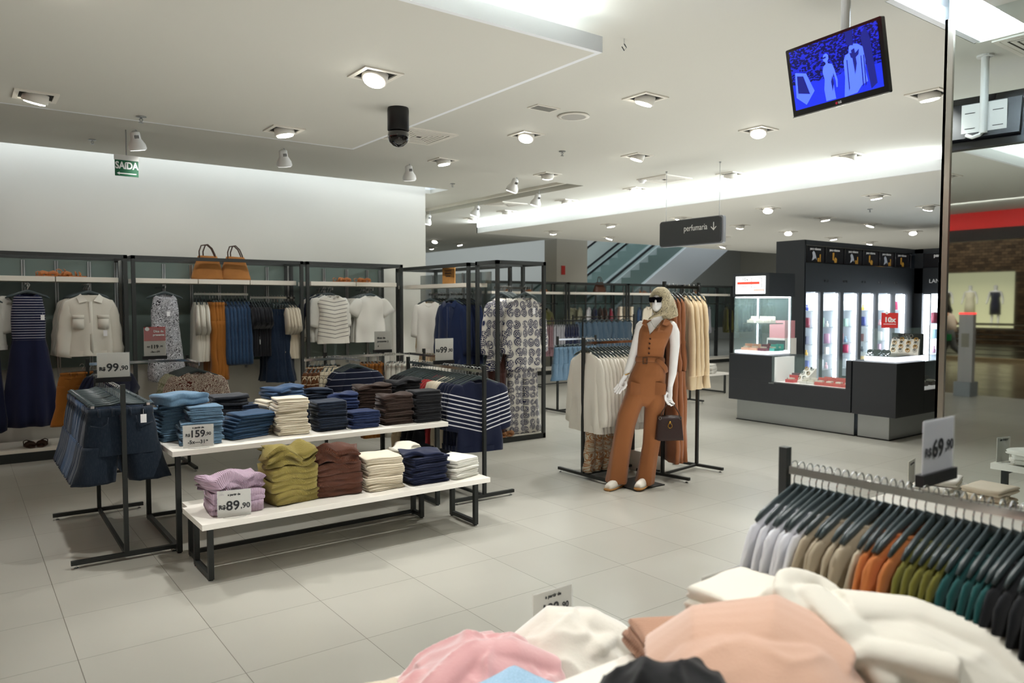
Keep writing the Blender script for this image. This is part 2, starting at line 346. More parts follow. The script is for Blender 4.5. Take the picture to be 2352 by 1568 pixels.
def aim_spot(loc, target, power, size=70, blend=.6, r=.05, col=NEUT):
    d = bpy.data.lights.new('lamp_beam', 'SPOT'); d.energy = power; d.spot_size = rad(size); d.spot_blend = blend; d.shadow_soft_size = r; d.color = col
    o = bpy.data.objects.new('lamp_beam', d); C.objects.link(o); o.location = loc
    o.rotation_euler = (Vector(target)-Vector(loc)).to_track_quat('-Z', 'Y').to_euler()
    return o
nearL = [(.48, 6.1, 3.1), (2.13, 4.3, 3.1), (2.19, 6.08, 3.1), (.35, 3.9, 3.1), (4.4, 4.19, 3.3), (4.43, 5.76, 3.3), (4.46, 7.33, 3.3), (5.98, 7.34, 3.3), (6.02, 5.84, 3.3), (6.04, 4.32, 3.3), (6.07, 2.81, 3.3),
         (7.78, 5.96, 3.3), (7.85, 4.46, 3.3), (7.7, 7.5, 3.3), (7.7, 8.99, 3.3), (7.76, 10.65, 3.3), (7.88, 11.9, 3.3)]
farL = [(9.70, 6.75), (11.48, 6.91), (11.35, 8.47), (9.57, 8.31), (13.1, 8.65), (9.36, 9.72), (9.35, 11.3), (11.1, 11.55), (8.6, 14.5), (9.5, 14.9), (9.5, 16.2), (7.2, 15.8), (6.9, 17.4), (8.4, 17.8), (7.9, 20.0), (9.6, 19.0),
        (13.0, 10.15), (9.67, 5.11), (11.35, 5.22), (13.0, 6.95), (15.0, 7.18), (15.0, 8.83), (16.7, 8.94), (14.9, 11.6)]
POS = ['nearest the left edge of the picture', 'beside the black dome camera and large', 'right above the middle track lamp', 'cut by the top edge', 'beside the round ceiling speaker', 'left of the sprinkler mid ceiling', 'right of the diffuser vent', 'left of the hanging sign cables', 'above the hanging sign', 'below the hanging screen', 'beside the mirrored pillar',
       'next to the bright cove left of the screen', 'right below the screen by the bright cove', 'beside the smoke detector', 'left end near the bright cove', 'left of the cove corner', 'nearest the far track lamps']
for i, (x, y, z) in enumerate(nearL+[(a, b, 3.1) if b < 12.5 else (a*1.141, b*1.141, 3.3) for a, b in farL]):
    k = i % 4
    o = dlp[k] if not used[k] else dup(dlp[k]); used[k] = True
    o.location = (x, y, z-.002)
    if i < len(nearL): tag(o, 'square recessed downlight '+POS[i], 'downlight', 'recessed downlights near the camera')
    else: tag(o, 'small downlight of the far ceiling, '+ordn(i-len(nearL)+1)+' from its near left corner', 'downlight', 'downlights in the far ceiling')
aims = [((.48, 6.1, 3.0), (.9, 5.6, .8), 70), ((2.13, 4.3, 3.0), (2.0, 5.0, .5), 75), ((2.19, 6.08, 3.0), (2.2, 5.6, .7), 70), ((.35, 3.9, 3.0), (1.2, 3.0, 0), 60), ((4.4, 4.19, 3.2), (3.4, 4.0, 0), 62), ((4.43, 5.76, 3.2), (3.7, 5.8, 1), 60),
        ((4.46, 7.33, 3.2), (5, 8.4, 1.2), 55), ((5.98, 7.34, 3.2), (5.6, 7.6, 1.2), 60), ((6.02, 5.84, 3.2), (5.6, 5.0, 1), 65), ((6.04, 4.32, 3.2), (5.2, 4.5, .8), 70), ((6.07, 2.81, 3.2), (5.9, 3.2, 0), 62), ((7.78, 5.96, 3.2), (7.9, 5.4, 0), 60),
        ((7.85, 4.46, 3.2), (8.4, 4.4, .5), 60), ((7.7, 7.5, 3.2), (7.6, 7.8, .6), 60), ((7.7, 9.0, 3.2), (7.7, 9.3, .6), 55), ((2.6, 2.6, 3.2), (1.9, 1.3, .9), 80), ((1.2, 1.9, 3.2), (1.6, 1.2, .8), 55), ((4.0, 2.4, 3.2), (3.4, 2.9, 0), 60), ((2.5, .2, 3.2), (2.0, .8, .9), 60),
        ((9.5, 5.2, 3.05), (9.2, 5.6, .9), 45), ((11.4, 6.9, 3.05), (11, 6, .3), 45), ((11.4, 8.5, 3.05), (11.2, 9, .3), 50), ((9.4, 9.8, 3.05), (9.4, 10.4, .6), 50), ((11.1, 11.5, 3.05), (12, 13.4, 1.3), 60), ((13.6, 11.2, 3.05), (14.2, 13.6, 1.3), 60), ((16.5, 11.2, 3.05), (16.5, 13.6, 1.3), 60), ((9.2, 13.2, 3.2), (9.5, 14, 0), 50)]
for a, b, p in aims: aim_spot(a, b, p*1.5, 78, .75)
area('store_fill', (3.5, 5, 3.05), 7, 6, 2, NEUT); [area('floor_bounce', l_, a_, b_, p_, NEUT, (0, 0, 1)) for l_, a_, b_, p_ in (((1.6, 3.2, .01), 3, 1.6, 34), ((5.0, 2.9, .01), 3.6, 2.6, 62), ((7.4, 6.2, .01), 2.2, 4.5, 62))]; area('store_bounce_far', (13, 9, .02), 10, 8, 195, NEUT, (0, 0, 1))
area('store_fill_far', (14, 9, 3.05), 9, 7, 90, NEUT)
area('mall_light', (-14, 8, 5.2), 8, 12, 650, WARM); area('facade_light', (-23, 14.5, 4.8), 4, 6, 260, WARM, (-.6, 0, -1)); area('fascia_light', (-2.2, 5, 3.2), .3, 8, 110, NEUT, (-1, 0, -.3))
# track with spot lamps
tr = empty('lamp_track', (0, 0, 0), 0, 'white lighting track in the ceiling tray near the left wall', 'lighting track')
bx(-3, 7.78, 3.36, 6.85, 7.82, 3.4).build('track_bar', mat('white lamp frame', '#d8d4c8'), tr); bx(6.86, 7.8, 3.36, 6.9, 12.0, 3.4).build('track_bar', mat('white lamp frame', '#d8d4c8'), tr)
def track_proto():
    r = empty('track_spotlight')
    MB().tube([(0, 0, .17), (0, 0, .1), (.03, 0, .06), (.03, 0, 0)], .005, 6).build('bracket', m_alu, r)
    h = MB().lathe([(.02, .075), (.042, .06), (.046, 0), (.075, -.05), (.08, -.085), (.072, -.1), (.0, -.1)], n=24)
    h.build('lamp_head', mat('white glossy plastic', '#e2e2de', .3), r, smooth=True)
    for ch in r.children: pass
    MB().lathe([(.0, -.097), (.06, -.099), (.066, -.103), (.0, -.106)], n=20).build('lens', mat('track lens', '#f4f4f2', .3, emit=1.5), r, smooth=True)
    v = MB()
    for k in (-1, 0, 1): v.cbox((k*.014, -.046, .02), (.006, .006, .03))
    v.build('vent_slots', m_black, r)
    return r
tp = track_proto(); tp2 = track_proto()
for ch in tp2.children:
    if ch.name.startswith('lens'): ch.data.materials[0] = m_lens
TL = [(1.4, 7.8, 'above the green exit sign', 0, 8), (2.8, 7.8, 'second from the exit sign', 0, 12), (4.28, 7.8, 'right of the black dome camera', 0, 10), (5.8, 7.8, 'near the corner of the ceiling tray', 1, 20), (6.88, 8.69, 'on the far track, nearest', 1, 16), (6.88, 10.28, 'on the far track, middle', 1, 18), (6.88, 11.84, 'on the far track, beside the wall end', 1, 14)]
f0 = [True, True]
for x, y, l, w, t in TL:
    o = (tp, tp2)[w] if f0[w] else dup((tp, tp2)[w]); f0[w] = False
    o.location = (x, y, 3.22); o.rotation_euler = (rad(t), rad(10 if w else -10), 0)
    tag(o, 'white track spotlight '+l, 'spotlight', 'spotlights on the ceiling track')
for x in (1.75, 2.8, 4.28): aim_spot((x, 7.9, 3.2), (x-.1, 9.8, 1.8), 26, 85)
aim_spot((.2, 7.9, 3.2), (.5, 9.8, 1.8), 20, 85); aim_spot((5.8, 7.9, 3.2), (5.4, 8.6, 1.2), 60, 70)
# sprinklers
def sprinkler(x, y, z, lab):
    r = empty('sprinkler', (x, y, z), 0, lab, 'sprinkler', 'ceiling sprinklers')
    MB().lathe([(.035, 0), (.038, -.006), (.01, -.01)], n=16).build('escutcheon', m_alu, r, smooth=True)
    MB().tube([(0, 0, -.01), (.012, 0, -.025), (0, 0, -.045)], .004, 6).tube([(0, 0, -.01), (-.012, 0, -.025), (0, 0, -.045)], .004, 6).lathe([(.018, -.045), (.018, -.049)], n=12).build('deflector', m_alu, r)
sprinkler(1.17, 6.3, 3.1, 'chrome sprinkler on the lowered panel near the exit sign')
sprinkler(1.2, 9.0, 3.4, 'small sprinkler between the track and the left wall'); sprinkler(5.21, 6.15, 3.3, 'sprinkler in the middle of the main ceiling')
sprinkler(5.75, 9.2, 3.4, 'sprinkler above the end of the left wall'); sprinkler(11.0, 5.9, 3.1, 'sprinkler of the far ceiling near the mirrored pillar')
MB().tube([(0, 0, 0), (0, 0, -.03), (.02, 0, -.05), (0, 0, -.07), (-.02, 0, -.05)], .004, 6).build('ceiling_hook', m_chrome, loc=(3.33, 3.35, 3.3), label='small metal hook in the ceiling beside the panel corner', cat='hook')
# vents
def vent(x, y, z, s, lab, rz=0):
    r = empty('air_vent', (x, y, z), rz, lab, 'air vent')
    a = MB(); h = s/2
    for x0, y0, x1, y1 in ((-h, -h, h, -h+.03), (-h, h-.03, h, h), (-h, -h+.03, -h+.03, h-.03), (h-.03, -h+.03, h, h-.03)): a.box(x0, y0, -.012, x1, y1, 0)
    a.build('frame', mat('white lamp frame', '#d8d4c8'), r)
    b = MB(); k = h-.035
    while k > .03:
        e = k-.026; b.box(-k, -k, -.014, k, -e, -.008).box(-k, e, -.014, k, k, -.008).box(-k, -e, -.014, -e, e, -.008).box(e, -e, -.014, k, e, -.008); k -= .038
    b.build('louvres', mat('white lamp frame', '#d8d4c8'), r)
    MB().box(-h+.02, -h+.02, -.001, h-.02, h-.02, .001).build('duct', mat('dark recess', '#1e1e1c', .8), r)
vent(3.63, 6.42, 3.3, .56, 'large square air diffuser beside the dome camera'); vent(7.4, 6.7, 3.3, .5, 'square air diffuser above the hanging sign'); vent(3.8, 1.8, 3.3, .46, 'square air diffuser reflected in the mirrored pillar'); vent(7.2, 9.9, 3.3, .5, 'air diffuser near the far track lamps')
r = empty('ceiling_speaker', (4.32, 4.95, 3.3), 0, 'round ceiling speaker with perforated cover', 'speaker'); MB().lathe([(.13, 0), (.14, -.01), (.11, -.014)], n=32).build('rim', mat('speaker rim', '#d4d0c4'), r, smooth=True); MB().lathe([(.11, -.013), (.1, -.016)], n=32).build('grille', mat('speaker grille', '#a9a79f', .7), r)
r = empty('ceiling_light_panel', (3.95, 4.9, 3.3), 0, 'small rectangular ceiling grille beside the round speaker', 'ceiling grille'); bx(-.12, -.07, -.008, .12, .07, 0).build('frame', mat('speaker rim', '#d4d0c4'), r); bx(-.1, -.05, -.01, .1, .05, -.007).build('grille', mat('grey grille', '#7c7b74', .8), r)
r = empty('smoke_detector', (7.2, 6.9, 3.3), 0, 'white smoke detector on the ceiling near the hanging sign', 'smoke detector'); MB().lathe([(.05, 0), (.055, -.02), (.035, -.035), (.03, -.05), (.0, -.052)], n=20).build('housing', mat('white glossy plastic', '#e2e2de'), r, smooth=True)
# black dome camera
r = empty('dome_camera', (2.62, 4.93, 3.1), 0, 'black cylindrical dome security camera under the ceiling', 'security camera')
MB().lathe([(.0, 0), (.075, 0), (.078, -.02), (.078, -.16), (.072, -.165), (.0, -.166)], n=28).build('housing', mat('black satin', '#101112', .45), r, smooth=True)
MB().lathe([(.06, -.165), (.076, -.175), (.078, -.21), (.066, -.245), (.035, -.272), (.0, -.28)], n=28).build('dome', mat('black glossy', '#08080a', .08, coat=1), r, smooth=True)
# exit sign on a ceiling bracket
r = empty('exit_sign', (1.4, 8.3, 3.05), 0, 'green SAIDA exit sign with arrow hanging near the left wall', 'exit sign')
bx(-.11, -.008, .05, .11, .008, .1).build('housing', mat('sign housing', '#d9d9d4', .5), r); bx(-.105, -.006, -.105, .105, .006, .05).build('panel', mat('exit green', '#0a5a38', .5), r)
MB().cyl((0, 0, .1), (0, 0, .35), .006).build('rod', m_alu, r)
mw = mat('sign white', '#f0f2ef', .6)
text('SAíDA', .095, mw, r, (0, -.008, -.005), bold=.003, sx=.78)
MB().box(-.07, -.009, -.085, .085, -.007, -.075).add([(-.09, -.008, -.08), (-.065, -.008, -.066), (-.065, -.008, -.094)], [(0, 1, 2)]).build('arrow', mw, r)
r = empty('exit_sign_lamp', (1.45, 7.2, 3.3), 0, 'small white emergency lamp on the ceiling near the exit sign', 'emergency lamp'); bx(-.06, -.02, -.02, .12, .02, 0).build('housing', mat('sign housing', '#d9d9d4'), r)
# hanging perfume sign
r = empty('hanging_sign', (7.0, 5.93, 2.535), -PI/2, 'dark grey hanging sign reading perfumaria with arrow', 'sign')
def rrect(mb, w, h, t, y, rr=.03):
    ps = []
    for cx, cz, a0 in ((w-rr, h-rr, 0), (-w+rr, h-rr, 90), (-w+rr, -h+rr, 180), (w-rr, -h+rr, 270)):
        for k in range(5):
            a = rad(a0+k*22.5); ps.append((cx+rr*math.cos(a), cz+rr*math.sin(a)))
    return mb.rings([[(a, y-t, b) for a, b in ps], [(a, y+t, b) for a, b in ps]])
rrect(MB(), .475, .158, .022, .03).build('backing_board', mat('sign rim grey', '#9a9ea3', .5), r)
rrect(MB(), .455, .147, .012, -.01).build('front_panel', mat('sign dark grey', '#3b3e40', .55), r)
text('perfumaria', .1, mw, r, (.1, -.024, .04), sx=.8); 
MB().box(.357, -.024, 0, .367, -.022, .085).build('arrow', mw, r)
a = MB()
for sgn in (-1, 1):
    a.add([(.362, -.0235, -.01), (.362+sgn*.04, -.0235, .03), (.362+sgn*.034, -.0235, .037), (.362, -.0235, .006)], [(0, 1, 2, 3)])
a.build('arrow_head', mw, r)
for x in (-.4, .4): MB().cyl((x, .03, .15), (x, .03, .765), .003, 6).lathe([(.012, .75), (.012, .765)], c=(x, .03, 0), n=10).build('cable', m_alu, r)
# hanging screen
r = empty('hanging_screen', (3.68, 2.18, 2.885), 0, 'black flat screen on a white ceiling pole showing a blue shop picture', 'screen'); r.rotation_euler = (rad(12), 0, rad(-98))
m_bez = mat('black glossy bezel', '#0c0c10', .15, coat=.5)
rrect(MB(), .287, .18, .014, .014, .008).build('casing', m_bez, r); bx(-.2, .02, -.12, .2, .06, .12).build('rear_cover', m_black, r)
bx(-.287, -.006, -.182, .287, .004, -.176).build('chrome_edge', m_chrome, r)
def screen_mat():
    m = bpy.data.materials.new('blue screen'); m.use_nodes = True; nt = m.node_tree; b = nt.nodes['Principled BSDF']; tc = nt.nodes.new('ShaderNodeTexCoord')
    v = nt.nodes.new('ShaderNodeTexVoronoi'); v.inputs['Scale'].default_value = 80; v.distance = 'MANHATTAN'
    mp = nt.nodes.new('ShaderNodeMapping'); mp.inputs['Scale'].default_value = (1, 1, 1.8); nt.links.new(tc.outputs['Object'], mp.inputs[0]); nt.links.new(mp.outputs[0], v.inputs[0])
    n = nt.nodes.new('ShaderNodeTexNoise'); n.inputs['Scale'].default_value = 6; nt.links.new(tc.outputs['Object'], n.inputs[0])
    sp = nt.nodes.new('ShaderNodeSeparateXYZ'); nt.links.new(tc.outputs['Object'], sp.inputs[0])
    up = _mth(nt, 'GREATER_THAN', _mth(nt, 'ADD', sp.outputs['Z'], _mth(nt, 'MULTIPLY', n.outputs['Fac'], .1)), .03)
    k = _mth(nt, 'MULTIPLY', _mth(nt, 'GREATER_THAN', v.outputs['Color'], .5), up)
    f = _mix(nt, up, lin('#2136e8'), lin('#1a2ad0')); f = _mix(nt, k, f, lin('#070d4a'))
    nt.links.new(f, b.inputs['Emission Color']); b.inputs['Emission Strength'].default_value = 1.0; b.inputs['Base Color'].default_value = (0, 0, .02, 1); b.inputs['Roughness'].default_value = .2
    return m
bx(-.265, -.002, -.145, .265, -.0005, .165).build('display', screen_mat(), r)
ml = mat('screen light blue', '#4a66ff', emit=1.0); md = mat('screen dark blue', '#0a1168', emit=1.0)
def poly(name, pts, m, y, par): MB().add([(a, y, b) for a, b in pts], [tuple(range(len(pts)))]).build(name, m, par)
poly('pictured_figure', [(-.065, -.14), (-.07, -.08), (-.06, -.03), (-.068, .01), (-.06, .035), (-.043, .044), (-.045, .055), (-.056, .062), (-.058, .08), (-.05, .093), (-.035, .096), (-.024, .085), (-.024, .068), (-.032, .055), (-.03, .044), (-.006, .036), (.004, .005), (.016, -.05), (.012, -.085), (.004, -.085), (.004, -.05), (-.006, -.01), (-.012, -.05), (-.005, -.14)], ml, -.003, r); poly('pictured_glasses', [(-.058, .08), (-.038, .082), (-.038, .074), (-.056, .072)], md, -.0035, r); poly('pictured_shade', [(-.012, -.02), (-.008, -.06), (-.02, -.1), (-.024, -.05)], md, -.0035, r)
poly('pictured_garments', [(.045, -.145), (.06, -.05), (.062, .03), (.075, .055), (.095, .06), (.1, .09), (.12, .1), (.15, .09), (.175, .07), (.185, .03), (.178, -.04), (.185, -.1), (.15, -.11), (.12, -.14)], ml, -.003, r); [poly('pictured_fold', [(x, -.12), (x+.004, .03), (x+.009, .03), (x+.006, -.11)], md, -.0035, r) for x in (.075, .155, .17)]; poly('pictured_collar', [(.1, .06), (.105, .035), (.125, .025), (.15, .04), (.155, .065), (.13, .05)], md, -.0036, r)
poly('pictured_rack', [(.11, .07), (.12, -.05), (.135, .0), (.13, .075)], md, -.0035, r)
poly('pictured_stand', [(-.25, -.08), (-.24, .05), (-.17, .03), (-.13, -.07), (-.19, -.13)], ml, -.003, r)
poly('pictured_shelf', [(-.235, -.06), (-.23, .03), (-.19, .02), (-.16, -.08)], md, -.0035, r)
poly('pictured_pillar', [(.09, .1), (.085, .165), (.13, .165), (.125, .09)], md, -.0035, r)
poly('pictured_aisle', [(.2, -.14), (.17, .12), (.2, .16), (.22, .1), (.235, -.12)], md, -.0035, r)
text('LG', .016, m_tagw, r, (.012, -.0012, -.163), bold=.0006); MB().lathe([(.007, 0), (.007, -.001)], c=(-.008, -.001, -.163), n=16, ax='y').build('logo_disc', mat('logo red', '#b01838'), r)
pl = empty('screen_pole', (3.76, 2.17, 3.3), rad(-98), 'white ceiling pole with mounting plate holding the hanging screen', 'mounting pole')
MB().cyl((0, 0, 0), (0, 0, -.5), .024, 16).lathe([(.05, 0), (.05, -.012)], n=20).build('pole', mat('white pole', '#d9d9d5', .35), pl, smooth=False)
a = MB(); a.box(-.13, -.012, -.5, -.02, -.004, -.3); a.box(.02, -.012, -.5, .13, -.004, -.3); a.build('mounting_plate', mat('white pole', '#d9d9d5'), pl)
a = MB(); [a.box(x, -.004, z, x+.06, -.002, z+.004) for x in (-.11, .05) for z in (-.46, -.36)]; a.build('plate_slots', m_black, pl)
MB().tube([(-.1, .0, -.5), (-.06, .01, -.52), (-.02, .01, -.51), (0, 0, -.49)], .012, 8).build('power_plug', mat('white pole', '#d9d9d5'), pl, smooth=True)
# ---------------------------------------------------------------- garments, hangers, racks
def nz(x, y, z): return noise.noise(Vector((x, y, z)))
def body_rings(prof, n, A, k, seed, neck=0, crease=.006):
    """prof: (z, half width, half depth) from hem to neck; A: fold depth at hem"""
    z0 = prof[0][0]; z1 = prof[-1][0]; rs = []
    for z, w, t in prof:
        f = ((z1-z)/(z1-z0))
        r = []
        for i in range(n):
            th = 2*PI*i/n; c, s_ = math.cos(th), math.sin(th)
            x = w*math.copysign(abs(c)**.8, c); y = t*math.copysign(abs(s_)**.85, s_)
            a = A*f**1.2
            y += a*math.sin(k*x+seed*1.7+.8*math.sin(7*x+seed))*(1 if abs(s_) > .05 else .4)
            q = nz(x*9+seed*3.1, y*9+(3 if s_ > 0 else 0), z*6)*crease*(1+2*f)
            y += q; x += nz(z*5, seed, i*.35)*.008
            r.append([x, y, z+nz(x*8, seed, 5)*.006*f])
        rs.append(r)
    if neck:
        for p in rs[-1]:
            if p[1] < 0: p[2] -= neck*max(0, 1-abs(p[0])/max(prof[-1][1], .01))**(.8)
        for p in rs[-2]:
            if p[1] < 0: p[2] -= .6*neck*max(0, 1-abs(p[0])/max(prof[-2][1]*.75, .01))
    return rs
def sleeve(mb, s, x0, z0, ln, ang, r0, r1, seed, t0=.032, t1=.03, bend=0, cuff=False):
    rs = []; fs_ = [0, .04, .1]+[.2+.8*q/7 for q in range(8)] if ln > .3 else [0, .08, .22, .45, .7, 1]; N = len(fs_)
    for j, f in enumerate(fs_):
        a = ang*(1-bend*f)
        px = x0+math.sin(a)*ln*f; pz = z0-math.cos(a)*ln*f
        rr = r0+(r1-r0)*f+.006*math.sin(j*2.3+seed)*(ln > .3); tt = t0+(t1-t0)*f
        g_ = (.3, .68, .9)[j] if j < 3 else 1; rr *= g_; tt *= .5+.5*g_
        if cuff and j >= N-2: rr += .008; tt += .006
        r = []
        for i in range(14):
            th = 2*PI*i/14; u = rr*math.cos(th); v = tt*math.sin(th)+nz(f*6+seed, th, s*2)*.008
            r.append((s*(px+u*math.cos(a)), v, pz+u*math.sin(a)+nz(f*5, seed, th)*.004))
        rs.append(r)
    mb.rings(rs, cap=True)
def legs(mb, zc, ztop, w, L, wk, wh, t, seed, A=.01):
    for s in (-1, 1):
        rs = []
        for j in range(14):
            f = j/13; z = zc+.04-(L+.04)*f
            cx = s*(w*.5+(wh*.12)*f+.004+(.035*f if L < .3 else 0)); ww = w*.5+(wk-w*.5)*min(1, f*2)+(wh-wk)*max(0, f*2-1)
            r = []
            for i in range(18):
                th = 2*PI*i/18; c, q = math.cos(th), math.sin(th)
                x = cx+ww*math.copysign(abs(c)**.8, c); y = t*math.copysign(abs(q)**.85, q)*(1+.15*math.sin(3*th+seed))
                y += A*math.sin(x*60+seed+z*4)*f+nz(x*8, seed+s, z*7)*.012
                r.append((x, y, z))
            rs.append(r)
        mb.rings(rs)
GM = {}
def gmesh(kind, v=0):
    key = (kind, v)
    if key in GM: return GM[key]
    mb = MB(); sd = v*1.37+len(kind)
    T = lambda a, b, c, d: [(a, b, c)]
    if kind in ('tee', 'tank', 'shirt', 'sweat', 'blazer', 'denimjacket', 'vest', 'knit', 'blouse', 'boxy'):
        P = dict(tee=(.6, .215, .22, .045, .2, .6, .085, .1, .015), tank=(.52, .15, .2, .035, 0, 0, 0, 0, .07), shirt=(.62, .225, .25, .05, .5, .32, .08, .055, .0), sweat=(.62, .235, .22, .06, .52, .2, .085, .055, .01),
                 blazer=(.72, .21, .235, .065, .55, .17, .08, .06, .12), denimjacket=(.56, .22, .2, .055, .5, .2, .08, .055, .0), vest=(.56, .19, .2, .045, 0, 0, 0, 0, .2), knit=(.6, .225, .22, .05, .36, .35, .1, .075, .06),
                 blouse=(.62, .22, .25, .05, .42, .35, .09, .08, .05), boxy=(.58, .22, .23, .055, .24, .5, .11, .12, .02))[kind]
        L, sw, hw, t, sl, sa, r0, r1, nk = P
        zt = -.12 if kind == 'sweat' else -.097; nw = .11 if kind == 'sweat' else .078; z = zt-L; prof = []
        for j in range(12):
            f = j/11; prof.append((z+(L-.2)*f, hw+(sw*.86-hw)*f, t*(1.05-.1*f)))
        prof += [(zt-.15, sw*.9, t*.95), (zt-.09, sw*.98, t*.85), (zt-.06, sw*.95, t*.7), (zt-.038, nw+(sw-nw)*.66, t*.62), (zt-.02, nw+(sw-nw)*.36, t*.6), (zt-.006, nw+(sw-nw)*.15, t*.6), (zt, nw, t*.62)]
        mb.rings(body_rings(prof, 44, .018 if kind != 'sweat' else .01, 26, sd, nk, .008), cap=False)
        if sl:
            for s in (-1, 1): sleeve(mb, s, sw-.075, zt-.045, sl+.03, rad(14)+sa*.5, r0, r1, sd+s, bend=.5 if sl > .3 else 0, cuff=kind in ('shirt', 'sweat', 'denimjacket'))
        if kind in ('shirt', 'denimjacket', 'blazer', 'tank_c'):
            h = .035 if kind != 'blazer' else .03
            for s in (-1, 1):
                mb.add([(s*.078, .02, zt+.012), (s*.082, -.03, zt+.012), (s*.03, -.055, zt-.05), (s*.1, -.052, zt-.07), (s*.12, -.035, zt-.02), (s*.078, .02, zt-.01), (s*.105, -.058, zt-.075), (s*.03, -.06, zt-.055)],
                       [(0, 1, 4, 5), (1, 2, 3, 4), (2, 7, 6, 3)])
                if kind == 'blazer': mb.add([(s*.03, -.06, zt-.04), (s*.1, -.066, zt-.1), (s*.085, -.07, zt-.16), (s*.01, -.075, zt-.34), (s*.002, -.06, zt-.3)], [(0, 1, 2, 3, 4)])
            mb.box(-.014, -t*1.02-.006, zt-L+.01, .014, -t*.8, zt-.06)
            if kind == 'denimjacket':
                for s in (-1, 1): mb.cbox((s*.11, -t-.004, zt-.2), (.1, .012, .035)); mb.cbox((s*.11, -t-.002, zt-.26), (.095, .01, .1))
        if kind in ('sweat', 'knit', 'vest', 'tee'):
            mb.tube([(nw*math.cos(a), t*.6*math.sin(a), zt-(nk*max(0, -math.sin(a))**1.3*.95)) for a in [2*PI*i/24 for i in range(24)]], .006 if kind != 'sweat' else .009, 6, closed=True)
        if kind in ('sweat', 'knit', 'denimjacket', 'vest'):
            mb.rings([[(x*1.01, y*1.12, z+.045) for x, y, z in [(hw*math.cos(2*PI*i/36), t*math.sin(2*PI*i/36), zt-L) for i in range(36)]], [(hw*1.0*math.cos(2*PI*i/36), t*1.15*math.sin(2*PI*i/36), zt-L-.004) for i in range(36)]], cap=False)
    elif kind in ('dress', 'jumpsuit', 'longdress'):
        zt = -.105; sw = .16; t = .045
        if kind == 'jumpsuit':
            prof = [(zt-.62, .2, .055), (zt-.55, .205, .055), (zt-.47, .18, .05), (zt-.4, .165, .05), (zt-.38, .172, .056), (zt-.36, .165, .05), (zt-.25, .17, .05), (zt-.16, .165, .045), (zt-.09, .16, .04), (zt-.05, .155, .03), (zt-.03, .12, .028), (zt-.005, .085, .028), (zt, .075, .03)]
            mb.rings(body_rings(prof, 40, .01, 20, sd, .1, .008), cap=False); legs(mb, zt-.66, 0, .2, .72, .11, .15, .04, sd)
            for s in (-1, 1): mb.add([(s*.075, .02, zt+.01), (s*.08, -.03, zt+.01), (s*.03, -.055, zt-.07), (s*.1, -.05, zt-.08), (s*.11, -.03, zt-.02)], [(0, 1, 2, 3, 4)])
        else:
            zw = zt-.5 if kind == 'dress' else zt-.36; L = 1.42 if kind == 'dress' else 1.02; hw = .27 if kind == 'dress' else .2
            prof = [(zt-L, hw*.8, .1), (zt-L+.02, hw, .13), (zt-L+.1, hw*1.03, .14)]
            for j in range(1, 8): f = j/8; prof.append((zt-L+.1+(L-.1+zw-zt)*f, hw*1.03+(.155-hw*1.03)*f, .14+(.055-.14)*f))
            prof += [(zw+.005, .15, .05), (zw+.02, .15, .048), (zt-.28, .155, .048), (zt-.17, .15, .045), (zt-.1, .135, .04), (zt-.05, .13, .03), (zt-.03, .12, .028), (zt-.012, .1, .028), (zt, .09, .03)]
            mb.rings(body_rings(prof, 56, .028, 34, sd, .05 if kind == 'dress' else .22, .01), cap=False)
    elif kind in ('trousers', 'shorts', 'wide'):
        zt = -.13; L = dict(trousers=.72, shorts=.2, wide=.72)[kind]; hw = .19
        prof = [(zt-.3, .225, .06), (zt-.2, .22, .06), (zt-.1, .205, .052), (zt-.045, .19, .045), (zt-.042, .195, .048), (zt, .19, .045), (zt+.003, .18, .036)]
        mb.rings(body_rings(prof, 44, .006, 20, sd, .0, .006), cap=False)
        legs(mb, zt-.28, 0, .225, L, .115 if kind != 'wide' else .12, .105 if kind == 'trousers' else .16 if kind == 'wide' else .13, .05, sd, .012)
        mb.box(-.012, -.062, zt-.16, .012, -.045, zt-.04)
        for x in (-.13, -.05, .05, .13): mb.cbox((x, -.05, zt-.022), (.012, .012, .05))
        for s in (-1, 1): mb.tube([(s*.18, -.045, zt-.1), (s*.12, -.062, zt-.115), (s*.085, -.062, zt-.09), (s*.08, -.058, zt-.05)], .003, 5)
    elif kind == 'skirt':
        zt = -.13; prof = []
        for j in range(10): f = j/9; prof.append((zt-.72+.66*f, .27-.09*f, .1-.05*f))
        prof += [(zt-.05, .18, .046), (zt-.045, .186, .05), (zt, .183, .045)]
        mb.rings(body_rings(prof, 56, .03, 40, sd, 0, .01), cap=False)
    me = mb.mesh(kind, m_white, True)
    GM[key] = me; return me

def hook_pts(top=-.09):
    p = [(0, 0, top), (0, 0, top+.03), (.004, 0, -.04)]
    return p+[(.019*math.cos(a), 0, -.009+.019*math.sin(a)) for a in [rad(-60+30*i) for i in range(9)]]
def hanger_mesh(kind):
    mb = MB()
    if kind == 'shirt':
        pts = [(-.2, 0, -.152), (-.17, 0, -.135), (-.1, 0, -.11), (-.04, 0, -.09), (0, 0, -.078), (.04, 0, -.09), (.1, 0, -.11), (.17, 0, -.135), (.2, 0, -.152)]
        mb.tube(pts, [(.006, .005), (.012, .007), (.014, .006), (.015, .005), (.018, .005), (.015, .005), (.014, .006), (.012, .007), (.006, .005)], 10)
    else:
        mb.tube([(-.19, 0, -.115), (-.05, 0, -.11), (0, 0, -.095), (.05, 0, -.11), (.19, 0, -.115)], [(.008, .007)]*5, 8)
        for s in (-1, 1): mb.cbox((s*.165, 0, -.13), (.026, .022, .06))
    return mb.mesh('hanger', m_hang, True)
HM = {k: hanger_mesh(k) for k in ('shirt', 'clip')}
